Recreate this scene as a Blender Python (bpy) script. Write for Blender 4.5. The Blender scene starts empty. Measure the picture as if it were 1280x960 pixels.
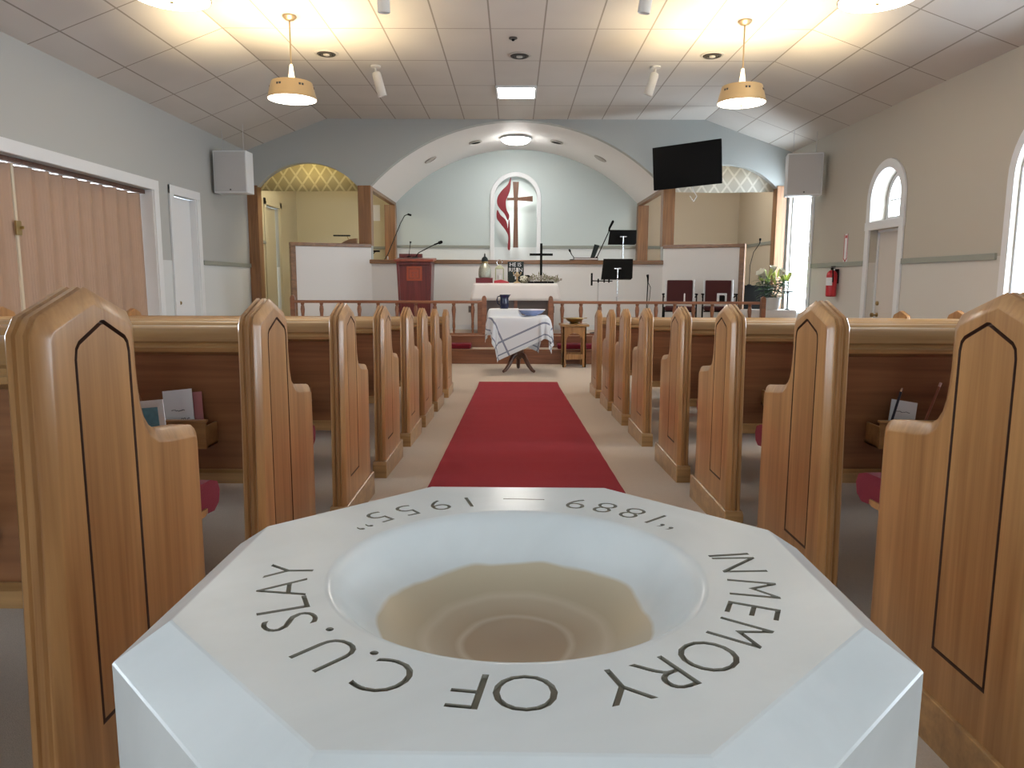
import bpy, bmesh, math, random
from mathutils import Vector, Matrix
R = math.radians
PI = math.pi
random.seed(7)
SC = bpy.context.scene
COL = SC.collection

# ------------------------------------------------------------------ camera
CAMZ = 1.302                       # the floor in front of the chancel is z = 0
F_PX = 915.0
cam_d = bpy.data.cameras.new('camera')
cam_d.sensor_fit = 'HORIZONTAL'; cam_d.sensor_width = 36.0
cam_d.lens = 36.0 * F_PX / 1280.0
cam_d.clip_start = 0.05; cam_d.clip_end = 200
cam = bpy.data.objects.new('camera', cam_d); COL.objects.link(cam)
PITCH = math.atan(128.0 / F_PX)
cam.matrix_world = (Matrix.Translation((0, 0, CAMZ)) @ Matrix.Rotation(R(0.12), 4, 'Z')
                    @ Matrix.Rotation(PI / 2 - PITCH, 4, 'X') @ Matrix.Rotation(R(0.2), 4, 'Z'))
SC.camera = cam

# ------------------------------------------------------------------ sky, exposure
SC.view_settings.view_transform = 'Standard'
SC.view_settings.look = 'None'
SC.view_settings.gamma = 1.0
SC.view_settings.use_curve_mapping = False
SC.view_settings.exposure = 0.0
W = bpy.data.worlds.new('overcast_sky'); SC.world = W; W.use_nodes = True
bg = W.node_tree.nodes['Background']
bg.inputs['Color'].default_value = (0.80, 0.91, 1.0, 1); bg.inputs['Strength'].default_value = 22.0
SC.cycles.max_bounces = 10
SC.cycles.diffuse_bounces = 6
SC.cycles.glossy_bounces = 4
SC.cycles.transparent_max_bounces = 8
SC.cycles.sample_clamp_indirect = 4.0
SC.cycles.use_denoising = True

def light(name, kind, loc, power, color=(1, 1, 1), size=0.1, size_y=None, direction=None, portal=False, spread=None):
    d = bpy.data.lights.new(name, kind); d.energy = power; d.color = color
    if kind == 'AREA':
        d.shape = 'RECTANGLE'; d.size = size; d.size_y = size_y or size
        if portal: d.cycles.is_portal = True
        if spread: d.spread = spread
    else:
        d.shadow_soft_size = size
    o = bpy.data.objects.new(name, d); COL.objects.link(o); o.location = loc
    if direction is not None:
        o.rotation_euler = Vector(direction).to_track_quat('-Z', 'Y').to_euler()
    return o

XL, XR = -4.8, 4.95
YB, YF, YC = -3.0, 13.5, 16.4
XM = 0.04
# daylight portals: right-wall windows, left-wall windows behind the camera's view, rear entrance
RWIN = [(12.45, 13.42, 0.75, 2.72), (6.28, 7.43, 0.75, 2.33), (3.9, 5.05, 0.75, 2.33), (1.5, 2.65, 0.75, 2.33)]
LWIN = [(3.5, 4.65, 0.75, 2.33), (1.5, 2.65, 0.75, 2.33)]
for y0, y1, z0, zs in RWIN:
    r = (y1 - y0) / 2
    light('window_daylight', 'AREA', (XR + .02, (y0 + y1) / 2, (z0 + zs + r) / 2), 1, size=y1 - y0, size_y=zs + r - z0, direction=(-1, 0, 0), portal=True)
for y0, y1, z0, zs in LWIN:
    r = (y1 - y0) / 2
    light('window_daylight', 'AREA', (XL - .02, (y0 + y1) / 2, (z0 + zs + r) / 2), 1, size=y1 - y0, size_y=zs + r - z0, direction=(1, 0, 0), portal=True)
light('entrance_daylight', 'AREA', (0.0, YB - .02, 2.0), 1, size=2.0, size_y=1.2, direction=(0, 1, 0), portal=True)
light('transom_daylight', 'AREA', (XR + .02, 9.975, 2.45), 1, size=0.75, size_y=0.75, direction=(-1, 0, 0), portal=True)
# ceiling lamps of the rear half of the room and of the side rooms
# ------------------------------------------------------------------ materials
def nt(name):
    m = bpy.data.materials.new(name); m.use_nodes = True
    n = m.node_tree.nodes; l = m.node_tree.links
    return m, n, l, n['Principled BSDF']

def plain(name, col, rough=0.6, metal=0.0, bump=0.0, bscale=40, var=0.0, vscale=6, spec=0.5, coat=0.0, sheen=0.0, emis=None, estr=0.0):
    m, n, l, b = nt(name)
    b.inputs['Base Color'].default_value = (*col, 1); b.inputs['Roughness'].default_value = rough
    b.inputs['Metallic'].default_value = metal; b.inputs['Specular IOR Level'].default_value = spec
    b.inputs['Coat Weight'].default_value = coat; b.inputs['Coat Roughness'].default_value = 0.15
    b.inputs['Sheen Weight'].default_value = sheen
    if emis:
        b.inputs['Emission Color'].default_value = (*emis, 1); b.inputs['Emission Strength'].default_value = estr
    tc = n.new('ShaderNodeTexCoord')
    if var > 0:
        t = n.new('ShaderNodeTexNoise'); t.inputs['Scale'].default_value = vscale; t.inputs['Detail'].default_value = 4
        l.new(tc.outputs['Object'], t.inputs['Vector'])
        mx = n.new('ShaderNodeMix'); mx.data_type = 'RGBA'
        mx.inputs['A'].default_value = (*[c * (1 - var) for c in col], 1); mx.inputs['B'].default_value = (*[min(1, c * (1 + var)) for c in col], 1)
        l.new(t.outputs['Fac'], mx.inputs['Factor']); l.new(mx.outputs['Result'], b.inputs['Base Color'])
    if bump > 0:
        t2 = n.new('ShaderNodeTexNoise'); t2.inputs['Scale'].default_value = bscale; t2.inputs['Detail'].default_value = 3
        l.new(tc.outputs['Object'], t2.inputs['Vector'])
        bp = n.new('ShaderNodeBump'); bp.inputs['Strength'].default_value = bump; bp.inputs['Distance'].default_value = 0.01
        l.new(t2.outputs['Fac'], bp.inputs['Height']); l.new(bp.outputs['Normal'], b.inputs['Normal'])
    return m

def wood(name, dark, lite, axis='Z', rough=0.35, coat=0.25, scale=1.0, spec=0.5):
    m, n, l, b = nt(name)
    tc = n.new('ShaderNodeTexCoord'); mp = n.new('ShaderNodeMapping')
    s = [14 * scale] * 3; s['XYZ'.index(axis)] = 0.9 * scale
    mp.inputs['Scale'].default_value = s
    l.new(tc.outputs['Object'], mp.inputs['Vector'])
    t = n.new('ShaderNodeTexNoise'); t.inputs['Scale'].default_value = 1.0; t.inputs['Detail'].default_value = 8; t.inputs['Distortion'].default_value = 1.2
    l.new(mp.outputs['Vector'], t.inputs['Vector'])
    mp2 = n.new('ShaderNodeMapping'); s2 = [90 * scale] * 3; s2['XYZ'.index(axis)] = 2.2 * scale
    mp2.inputs['Scale'].default_value = s2; l.new(tc.outputs['Object'], mp2.inputs['Vector'])
    t2 = n.new('ShaderNodeTexNoise'); t2.inputs['Scale'].default_value = 1.0; t2.inputs['Detail'].default_value = 3
    l.new(mp2.outputs['Vector'], t2.inputs['Vector'])
    ad = n.new('ShaderNodeMath'); ad.operation = 'MULTIPLY_ADD'; ad.inputs[1].default_value = 0.35
    l.new(t2.outputs['Fac'], ad.inputs[0]); l.new(t.outputs['Fac'], ad.inputs[2])
    cr = n.new('ShaderNodeValToRGB'); e = cr.color_ramp.elements
    e[0].position = 0.45; e[0].color = (*dark, 1); e[1].position = 0.88; e[1].color = (*lite, 1)
    l.new(ad.outputs[0], cr.inputs['Fac']); l.new(cr.outputs['Color'], b.inputs['Base Color'])
    b.inputs['Roughness'].default_value = rough; b.inputs['Coat Weight'].default_value = coat; b.inputs['Coat Roughness'].default_value = 0.2
    b.inputs['Specular IOR Level'].default_value = spec
    bp = n.new('ShaderNodeBump'); bp.inputs['Strength'].default_value = 0.06; bp.inputs['Distance'].default_value = 0.004
    l.new(t2.outputs['Fac'], bp.inputs['Height']); l.new(bp.outputs['Normal'], b.inputs['Normal'])
    return m

def emit(name, col, s):
    m, n, l, b = nt(name)
    b.inputs['Base Color'].default_value = (*col, 1); b.inputs['Emission Color'].default_value = (*col, 1); b.inputs['Emission Strength'].default_value = s
    return m

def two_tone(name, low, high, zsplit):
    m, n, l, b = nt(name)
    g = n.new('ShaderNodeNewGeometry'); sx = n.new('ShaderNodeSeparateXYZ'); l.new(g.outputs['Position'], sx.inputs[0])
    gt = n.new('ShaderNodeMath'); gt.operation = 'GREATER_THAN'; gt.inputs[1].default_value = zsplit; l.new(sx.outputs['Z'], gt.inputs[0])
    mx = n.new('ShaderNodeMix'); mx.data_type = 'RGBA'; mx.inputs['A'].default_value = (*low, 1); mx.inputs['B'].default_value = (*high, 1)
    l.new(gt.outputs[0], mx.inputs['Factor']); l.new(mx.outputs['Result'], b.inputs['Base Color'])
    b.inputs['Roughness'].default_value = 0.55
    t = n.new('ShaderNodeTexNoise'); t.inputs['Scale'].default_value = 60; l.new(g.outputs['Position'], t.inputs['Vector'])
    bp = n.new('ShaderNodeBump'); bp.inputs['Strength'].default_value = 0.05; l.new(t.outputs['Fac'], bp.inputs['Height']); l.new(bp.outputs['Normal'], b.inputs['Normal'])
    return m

def ceiling_mat(name):
    m, n, l, b = nt(name)
    uv = n.new('ShaderNodeUVMap')
    sx = n.new('ShaderNodeSeparateXYZ'); l.new(uv.outputs['UV'], sx.inputs[0])
    fac = None
    for out, period in (('X', 0.61), ('Y', 1.22)):
        dv = n.new('ShaderNodeMath'); dv.operation = 'DIVIDE'; dv.inputs[1].default_value = period; l.new(sx.outputs[out], dv.inputs[0])
        fr = n.new('ShaderNodeMath'); fr.operation = 'FRACT'; l.new(dv.outputs[0], fr.inputs[0])
        pp = n.new('ShaderNodeMath'); pp.operation = 'PINGPONG'; pp.inputs[1].default_value = 0.5; l.new(fr.outputs[0], pp.inputs[0])
        lt = n.new('ShaderNodeMath'); lt.operation = 'LESS_THAN'; lt.inputs[1].default_value = 0.009 / period; l.new(pp.outputs[0], lt.inputs[0])
        if fac is None: fac = lt
        else:
            mxm = n.new('ShaderNodeMath'); mxm.operation = 'MAXIMUM'; l.new(fac.outputs[0], mxm.inputs[0]); l.new(lt.outputs[0], mxm.inputs[1]); fac = mxm
    ns = n.new('ShaderNodeTexNoise'); ns.inputs['Scale'].default_value = 1.1; ns.inputs['Detail'].default_value = 2; l.new(uv.outputs['UV'], ns.inputs['Vector'])
    c0 = n.new('ShaderNodeMix'); c0.data_type = 'RGBA'; c0.inputs['A'].default_value = (0.49, 0.465, 0.435, 1); c0.inputs['B'].default_value = (0.59, 0.565, 0.525, 1)
    l.new(ns.outputs['Fac'], c0.inputs['Factor'])
    mx = n.new('ShaderNodeMix'); mx.data_type = 'RGBA'; l.new(c0.outputs['Result'], mx.inputs['A']); mx.inputs['B'].default_value = (0.27, 0.24, 0.21, 1)
    l.new(fac.outputs[0], mx.inputs['Factor']); l.new(mx.outputs['Result'], b.inputs['Base Color'])
    b.inputs['Roughness'].default_value = 0.7
    return m

M = {}
M['carpet'] = plain('beige_carpet', (0.55, 0.45, 0.36), 0.95, bump=0.5, bscale=350, var=0.12, vscale=120, spec=0.1, sheen=0.2)
M['runner'] = plain('red_runner', (0.27, 0.020, 0.032), 0.92, bump=0.4, bscale=400, var=0.10, vscale=2.5, spec=0.08, sheen=0.05)
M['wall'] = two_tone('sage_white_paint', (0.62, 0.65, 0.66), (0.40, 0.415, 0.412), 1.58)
M['wallr'] = two_tone('lamp_tinted_wall_paint', (0.57, 0.555, 0.52), (0.44, 0.41, 0.355), 1.58)  # right wall: warm lamplight tinted into both tones of the paint
M['front'] = plain('pale_blue_green_paint', (0.41, 0.435, 0.43), 0.6, bump=0.04, bscale=60)
M['choirwall'] = two_tone('pale_blue_green_two_tone_paint', (0.66, 0.70, 0.71), (0.50, 0.57, 0.57), 2.06)
M['cream'] = plain('cream_paint', (0.56, 0.515, 0.37), 0.6, bump=0.04, bscale=60)
M['cream2'] = plain('beige_paint', (0.56, 0.50, 0.40), 0.6, bump=0.04, bscale=60)
M['white'] = plain('white_trim_paint', (0.72, 0.74, 0.76), 0.45)
M['lowwall'] = plain('off_white_plaster', (0.80, 0.795, 0.79), 0.6, bump=0.05, bscale=50)
M['rail'] = plain('grey_green_rail_paint', (0.26, 0.28, 0.25), 0.5)
M['ceiling'] = ceiling_mat('lay_in_ceiling_tiles')
OD, OL = (0.255, 0.112, 0.035), (0.46, 0.24, 0.090)
M['oakZ'] = wood('oak_upright', OD, OL, 'Z'); M['oakX'] = wood('oak_lengthwise', (0.24, 0.125, 0.047), (0.46, 0.26, 0.10), 'X', rough=0.28, coat=0.4)
M['backX'] = wood('dark_stained_panel', (0.18, 0.072, 0.029), (0.31, 0.135, 0.057), 'X', rough=0.4)
M['trimZ'] = wood('brown_trim_upright', (0.15, 0.066, 0.025), (0.30, 0.145, 0.06), 'Z'); M['trimX'] = wood('brown_trim_lengthwise', (0.14, 0.068, 0.03), (0.27, 0.135, 0.06), 'X')
M['trimY'] = wood('brown_trim_depthwise', (0.14, 0.068, 0.03), (0.27, 0.135, 0.06), 'Y')
M['step'] = wood('red_brown_riser', (0.17, 0.06, 0.026), (0.30, 0.12, 0.055), 'X')
M['crosswood'] = wood('cross_walnut', (0.10, 0.042, 0.022), (0.19, 0.085, 0.045), 'Z')
M['mahog'] = wood('mahogany', (0.085, 0.012, 0.012), (0.17, 0.025, 0.022), 'Z', rough=0.3)
M['mahog2'] = wood('mahogany_light', (0.22, 0.045, 0.022), (0.33, 0.075, 0.04), 'Z', rough=0.35)
M['darkwood'] = wood('dark_walnut', (0.05, 0.018, 0.01), (0.12, 0.045, 0.025), 'Z', rough=0.3)
M['curtain'] = plain('tan_vinyl', (0.37, 0.24, 0.165), 0.55, bump=0.1, bscale=90, var=0.08, vscale=4)
M['cushion'] = plain('burgundy_velvet', (0.17, 0.010, 0.022), 0.85, bump=0.3, bscale=250, sheen=0.08, spec=.2)
M['maroon'] = plain('maroon_fabric', (0.055, 0.008, 0.010), 0.85, bump=0.2, bscale=250)
M['redbook'] = plain('dark_red_leather', (0.13, 0.010, 0.018), 0.5)
M['black'] = plain('black_plastic', (0.005, 0.005, 0.006), 0.7, spec=0.08)
M['blackm'] = plain('black_metal', (0.006, 0.006, 0.006), 0.75, spec=0.12)
M['screen'] = plain('black_glass_screen', (0.003, 0.003, 0.0035), 0.35, spec=0.08)
M['chrome'] = plain('chrome', (0.75, 0.76, 0.78), 0.18, metal=1)
M['brass'] = plain('satin_brass', (0.60, 0.46, 0.28), 0.40, metal=0.8)
M['brassd'] = plain('antique_brass', (0.36, 0.26, 0.12), 0.35, metal=1)
M['grille'] = plain('pale_grey_grille', (0.50, 0.50, 0.51), 0.7, bump=0.3, bscale=300)
M['red'] = plain('red_enamel', (0.42, 0.015, 0.025), 0.3)
M['flame'] = plain('crimson_paint', (0.19, 0.004, 0.013), 0.5)
M['paper'] = plain('white_paper', (0.74, 0.75, 0.78), 0.8)
M['cloth'] = plain('white_linen', (0.78, 0.74, 0.72), 0.9, bump=0.1, bscale=120)
M['ink'] = plain('dark_ink', (0.05, 0.05, 0.07), 0.8)
M['vent'] = plain('dark_vent', (0.06, 0.055, 0.05), 0.6)
M['ventw'] = plain('vent_ring', (0.42, 0.40, 0.37), 0.5)
M['lens'] = emit('lamp_lens', (1.0, 0.92, 0.80), 8.0)
M['cone'] = emit('lamp_cone', (1.0, 0.88, 0.66), 1.2)
M['panel'] = emit('light_panel', (1.0, 0.93, 0.82), 55.0)
M['dome'] = emit('light_dome', (1.0, 0.97, 0.92), 50.0)
M['leaf'] = plain('lily_leaf', (0.045, 0.11, 0.05), 0.4, var=0.35, vscale=25)
M['bud'] = plain('lily_bud', (0.50, 0.58, 0.16), 0.5, var=0.2, vscale=30)
M['petal'] = plain('lily_petal', (0.85, 0.84, 0.72), 0.6)
M['dried'] = plain('dried_flowers', (0.36, 0.32, 0.28), 0.9, var=0.4, vscale=60)
M['driedg'] = plain('dried_foliage', (0.25, 0.24, 0.15), 0.9, var=0.4, vscale=60)
M['navy'] = plain('navy_glaze', (0.008, 0.012, 0.045), 0.15)
M['blueglass'] = plain('pale_blue_glaze', (0.30, 0.38, 0.62), 0.25, var=0.3, vscale=12)
M['silverg'] = plain('mottled_silver', (0.42, 0.43, 0.36), 0.35, metal=0.5, var=0.4, vscale=50)
M['slate'] = plain('dark_slate', (0.022, 0.030, 0.030), 0.7, spec=0.2)
M['altarpanel'] = plain('grey_brown_panel', (0.15, 0.125, 0.12), 0.6, var=0.1)
M['orange'] = plain('terracotta_relief', (0.38, 0.07, 0.03), 0.6)
M['bluepic'] = plain('blue_picture', (0.12, 0.30, 0.42), 0.6, var=0.3, vscale=90)
M['spot'] = plain('white_spotlight', (0.62, 0.61, 0.58), 0.5)

def glass_mat():
    m, n, l, b = nt('window_glass')
    out = n['Material Output']
    t = n.new('ShaderNodeBsdfTransparent'); g = n.new('ShaderNodeBsdfGlossy'); g.inputs['Roughness'].default_value = 0.02
    mx = n.new('ShaderNodeMixShader'); mx.inputs[0].default_value = 0.06
    l.new(t.outputs[0], mx.inputs[1]); l.new(g.outputs[0], mx.inputs[2]); l.new(mx.outputs[0], out.inputs['Surface'])
    n.remove(b)
    return m
M['glass'] = glass_mat()

def marble_mat():
    m, n, l, b = nt('white_marble')
    tc = n.new('ShaderNodeTexCoord')
    t = n.new('ShaderNodeTexNoise'); t.inputs['Scale'].default_value = 4; t.inputs['Detail'].default_value = 8; t.inputs['Distortion'].default_value = 1.5
    l.new(tc.outputs['Object'], t.inputs['Vector'])
    cr = n.new('ShaderNodeValToRGB'); e = cr.color_ramp.elements
    e[0].position = 0.30; e[0].color = (0.64, 0.67, 0.67, 1); e[1].position = 0.62; e[1].color = (0.74, 0.77, 0.77, 1)
    l.new(t.outputs['Fac'], cr.inputs['Fac'])
    sx = n.new('ShaderNodeSeparateXYZ'); l.new(tc.outputs['Object'], sx.inputs[0])
    # limescale stain of the basin: its edge wanders with a little noise, with rings near the drain
    t2 = n.new('ShaderNodeTexNoise'); t2.inputs['Scale'].default_value = 14; l.new(tc.outputs['Object'], t2.inputs['Vector'])
    ad = n.new('ShaderNodeMath'); ad.operation = 'MULTIPLY_ADD'; ad.inputs[1].default_value = 0.016; l.new(t2.outputs['Fac'], ad.inputs[0]); l.new(sx.outputs['Z'], ad.inputs[2])
    mr = n.new('ShaderNodeMapRange'); mr.inputs['From Min'].default_value = -0.0365; mr.inputs['From Max'].default_value = -0.0335
    mr.inputs['To Min'].default_value = 1; mr.inputs['To Max'].default_value = 0; l.new(ad.outputs[0], mr.inputs['Value'])
    ln = n.new('ShaderNodeVectorMath'); ln.operation = 'LENGTH'
    cx = n.new('ShaderNodeCombineXYZ'); l.new(sx.outputs['X'], cx.inputs['X']); l.new(sx.outputs['Y'], cx.inputs['Y']); l.new(cx.outputs[0], ln.inputs[0])
    md = n.new('ShaderNodeMath'); md.operation = 'MULTIPLY_ADD'; md.inputs[1].default_value = 0.012; l.new(t2.outputs['Fac'], md.inputs[0]); l.new(ln.outputs['Value'], md.inputs[2])
    cr2 = n.new('ShaderNodeValToRGB'); cr2.color_ramp.interpolation = 'LINEAR'
    ee = cr2.color_ramp.elements
    ee[0].position = 0.0; ee[0].color = (0.414, 0.304, 0.207, 1); ee[1].position = 1.0; ee[1].color = (0.580, 0.497, 0.359, 1)
    for pz, cc in ((0.36, (0.455, 0.345, 0.235, 1)), (0.395, (0.593, 0.497, 0.373, 1)), (0.43, (0.497, 0.393, 0.276, 1)), (0.56, (0.552, 0.455, 0.331, 1)), (0.6, (0.621, 0.531, 0.400, 1)), (0.66, (0.538, 0.448, 0.317, 1))):
        q = ee.new(pz); q.color = cc
    dv = n.new('ShaderNodeMath'); dv.operation = 'DIVIDE'; dv.inputs[1].default_value = 0.14; l.new(md.outputs[0], dv.inputs[0])
    l.new(dv.outputs[0], cr2.inputs['Fac'])
    mx = n.new('ShaderNodeMix'); mx.data_type = 'RGBA'
    l.new(mr.outputs[0], mx.inputs['Factor']); l.new(cr.outputs['Color'], mx.inputs['A']); l.new(cr2.outputs['Color'], mx.inputs['B'])
    # only inside the basin radius
    lt = n.new('ShaderNodeMath'); lt.operation = 'LESS_THAN'; lt.inputs[1].default_value = 0.158; l.new(ln.outputs['Value'], lt.inputs[0])
    mx2 = n.new('ShaderNodeMix'); mx2.data_type = 'RGBA'; l.new(lt.outputs[0], mx2.inputs['Factor']); l.new(cr.outputs['Color'], mx2.inputs['A']); l.new(mx.outputs['Result'], mx2.inputs['B'])
    l.new(mx2.outputs['Result'], b.inputs['Base Color'])
    b.inputs['Roughness'].default_value = 0.26; b.inputs['Specular IOR Level'].default_value = 0.4
    b.inputs['Subsurface Weight'].default_value = 0.0
    return m
M['marble'] = marble_mat()
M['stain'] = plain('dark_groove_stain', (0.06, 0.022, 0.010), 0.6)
M['groove'] = plain('engraving_stain_and_shade', (0.24, 0.22, 0.175), 0.9)  # dirt in the cut letters, with their shade darkened into the colour

def trellis_mat(name, c1, c2):
    m, n, l, b = nt(name)
    uv = n.new('ShaderNodeUVMap'); sx = n.new('ShaderNodeSeparateXYZ'); l.new(uv.outputs['UV'], sx.inputs[0])
    outs = []
    for sgn in (1, -1):
        a = n.new('ShaderNodeMath'); a.operation = 'MULTIPLY_ADD'; a.inputs[1].default_value = 0.75 * sgn; l.new(sx.outputs['Y'], a.inputs[0]); l.new(sx.outputs['X'], a.inputs[2])
        d = n.new('ShaderNodeMath'); d.operation = 'DIVIDE'; d.inputs[1].default_value = 0.24; l.new(a.outputs[0], d.inputs[0])
        f = n.new('ShaderNodeMath'); f.operation = 'FRACT'; l.new(d.outputs[0], f.inputs[0])
        p = n.new('ShaderNodeMath'); p.operation = 'PINGPONG'; p.inputs[1].default_value = 0.5; l.new(f.outputs[0], p.inputs[0])
        t = n.new('ShaderNodeMath'); t.operation = 'LESS_THAN'; t.inputs[1].default_value = 0.09; l.new(p.outputs[0], t.inputs[0]); outs.append(t)
    mm = n.new('ShaderNodeMath'); mm.operation = 'MAXIMUM'; l.new(outs[0].outputs[0], mm.inputs[0]); l.new(outs[1].outputs[0], mm.inputs[1])
    mx = n.new('ShaderNodeMix'); mx.data_type = 'RGBA'; mx.inputs['A'].default_value = (*c1, 1); mx.inputs['B'].default_value = (*c2, 1)
    l.new(mm.outputs[0], mx.inputs['Factor']); l.new(mx.outputs['Result'], b.inputs['Base Color']); b.inputs['Roughness'].default_value = 0.8
    # woven cloth lets some light through
    tr = n.new('ShaderNodeBsdfTranslucent'); l.new(mx.outputs['Result'], tr.inputs['Color'])
    ms = n.new('ShaderNodeMixShader'); ms.inputs[0].default_value = 0.65
    l.new(b.outputs[0], ms.inputs[1]); l.new(tr.outputs[0], ms.inputs[2]); l.new(ms.outputs[0], n['Material Output'].inputs['Surface'])
    return m
M['trellis'] = trellis_mat('trellis_cloth', (0.56, 0.51, 0.33), (0.82, 0.78, 0.58))
M['trellis2'] = trellis_mat('trellis_cloth_pale', (0.60, 0.59, 0.54), (0.80, 0.79, 0.74))

def stripe_cloth():
    m, n, l, b = nt('striped_white_cloth')
    uv = n.new('ShaderNodeUVMap'); sx = n.new('ShaderNodeSeparateXYZ'); l.new(uv.outputs['UV'], sx.inputs[0])
    prev = None
    for out in ('X', 'Y'):
        ab = n.new('ShaderNodeMath'); ab.operation = 'ABSOLUTE'; l.new(sx.outputs[out], ab.inputs[0])
        for c, w in ((0.635, 0.009), (0.47, 0.013)):
            s = n.new('ShaderNodeMath'); s.operation = 'SUBTRACT'; s.inputs[1].default_value = c; l.new(ab.outputs[0], s.inputs[0])
            a2 = n.new('ShaderNodeMath'); a2.operation = 'ABSOLUTE'; l.new(s.outputs[0], a2.inputs[0])
            t = n.new('ShaderNodeMath'); t.operation = 'LESS_THAN'; t.inputs[1].default_value = w; l.new(a2.outputs[0], t.inputs[0])
            if prev is None: prev = t
            else:
                q = n.new('ShaderNodeMath'); q.operation = 'MAXIMUM'; l.new(prev.outputs[0], q.inputs[0]); l.new(t.outputs[0], q.inputs[1]); prev = q
    mx = n.new('ShaderNodeMix'); mx.data_type = 'RGBA'; mx.inputs['A'].default_value = (0.70, 0.72, 0.76, 1); mx.inputs['B'].default_value = (0.20, 0.22, 0.30, 1)
    l.new(prev.outputs[0], mx.inputs['Factor']); l.new(mx.outputs['Result'], b.inputs['Base Color']); b.inputs['Roughness'].default_value = 0.9
    return m
M['stripe'] = stripe_cloth()

# ------------------------------------------------------------------ mesh helpers
class MB:
    def __init__(s): s.bm = bmesh.new()
    def box(s, x0, x1, y0, y1, z0, z1, mat=None):
        v = [s.bm.verts.new(p) for p in ((x0, y0, z0), (x1, y0, z0), (x1, y1, z0), (x0, y1, z0), (x0, y0, z1), (x1, y0, z1), (x1, y1, z1), (x0, y1, z1))]
        if mat is not None:
            for q in v: q.co = mat @ q.co
        for f in ((0, 3, 2, 1), (4, 5, 6, 7), (0, 1, 5, 4), (1, 2, 6, 5), (2, 3, 7, 6), (3, 0, 4, 7)): s.bm.faces.new([v[i] for i in f])
        return s
    def prism(s, pts, axis, a0, a1, mat=None):
        """polygon in the plane of the two other axes, pushed from a0 to a1 along axis"""
        def P(p, a):
            q = {'X': (a, p[0], p[1]), 'Y': (p[0], a, p[1]), 'Z': (p[0], p[1], a)}[axis]
            return mat @ Vector(q) if mat is not None else q
        A = [s.bm.verts.new(P(p, a0)) for p in pts]; B = [s.bm.verts.new(P(p, a1)) for p in pts]
        s.bm.faces.new(A); s.bm.faces.new(B[::-1]); k = len(pts)
        for i in range(k): s.bm.faces.new((A[i], B[i], B[(i + 1) % k], A[(i + 1) % k]))
        return s
    def tube(s, pts, r, seg=10, cap=True):
        pts = [Vector(p) for p in pts]; rs = r if isinstance(r, (list, tuple)) else [r] * len(pts)
        rings = []; prevn = None
        for i, p in enumerate(pts):
            d = (pts[min(i + 1, len(pts) - 1)] - pts[max(i - 1, 0)]).normalized()
            u = d.orthogonal().normalized() if prevn is None else (prevn - d * prevn.dot(d)).normalized()
            prevn = u; w = d.cross(u)
            rings.append([s.bm.verts.new(p + (u * math.cos(2 * PI * k / seg) + w * math.sin(2 * PI * k / seg)) * rs[i]) for k in range(seg)])
        for a, b in zip(rings, rings[1:]):
            for k in range(seg): s.bm.faces.new((a[k], a[(k + 1) % seg], b[(k + 1) % seg], b[k]))
        if cap: s.bm.faces.new(rings[0][::-1]); s.bm.faces.new(rings[-1])
        return s
    def lathe(s, prof, c=(0, 0, 0), seg=24, mat=None, close=True):
        """prof: (r, z) list, turned about z at c"""
        rings = []
        for r, z in prof:
            ring = []
            for k in range(seg):
                p = Vector((r * math.cos(2 * PI * k / seg), r * math.sin(2 * PI * k / seg), z))
                if mat is not None: p = mat @ p
                ring.append(s.bm.verts.new(p + Vector(c)))
            rings.append(ring)
        for a, b in zip(rings, rings[1:]):
            for k in range(seg): s.bm.faces.new((a[k], a[(k + 1) % seg], b[(k + 1) % seg], b[k]))
        if close: s.bm.faces.new(rings[0][::-1]); s.bm.faces.new(rings[-1])
        return s
    def ball(s, c, r, seg=12, sq=(1, 1, 1)):
        m = Matrix.Translation(c) @ Matrix.Diagonal((r * sq[0], r * sq[1], r * sq[2], 1))
        bmesh.ops.create_uvsphere(s.bm, u_segments=seg, v_segments=max(6, seg // 2), radius=1, matrix=m); return s
    def build(s, name, mat, parent=None, bevel=0.0, smooth=False, loc=None, bseg=2, recalc=True):
        if recalc: bmesh.ops.recalc_face_normals(s.bm, faces=s.bm.faces)
        me = bpy.data.meshes.new(name); s.bm.to_mesh(me); s.bm.free()
        me.materials.append(M[mat] if isinstance(mat, str) else mat)
        o = bpy.data.objects.new(name, me); COL.objects.link(o)
        if parent is not None: o.parent = parent
        if loc: o.location = loc
        if smooth:
            for p in me.polygons: p.use_smooth = True
            sm = o.modifiers.new('smooth', 'EDGE_SPLIT'); sm.split_angle = R(38)
        if bevel > 0:
            b = o.modifiers.new('bevel', 'BEVEL'); b.width = bevel; b.segments = bseg; b.limit_method = 'ANGLE'; b.angle_limit = R(35)
        return o

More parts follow.
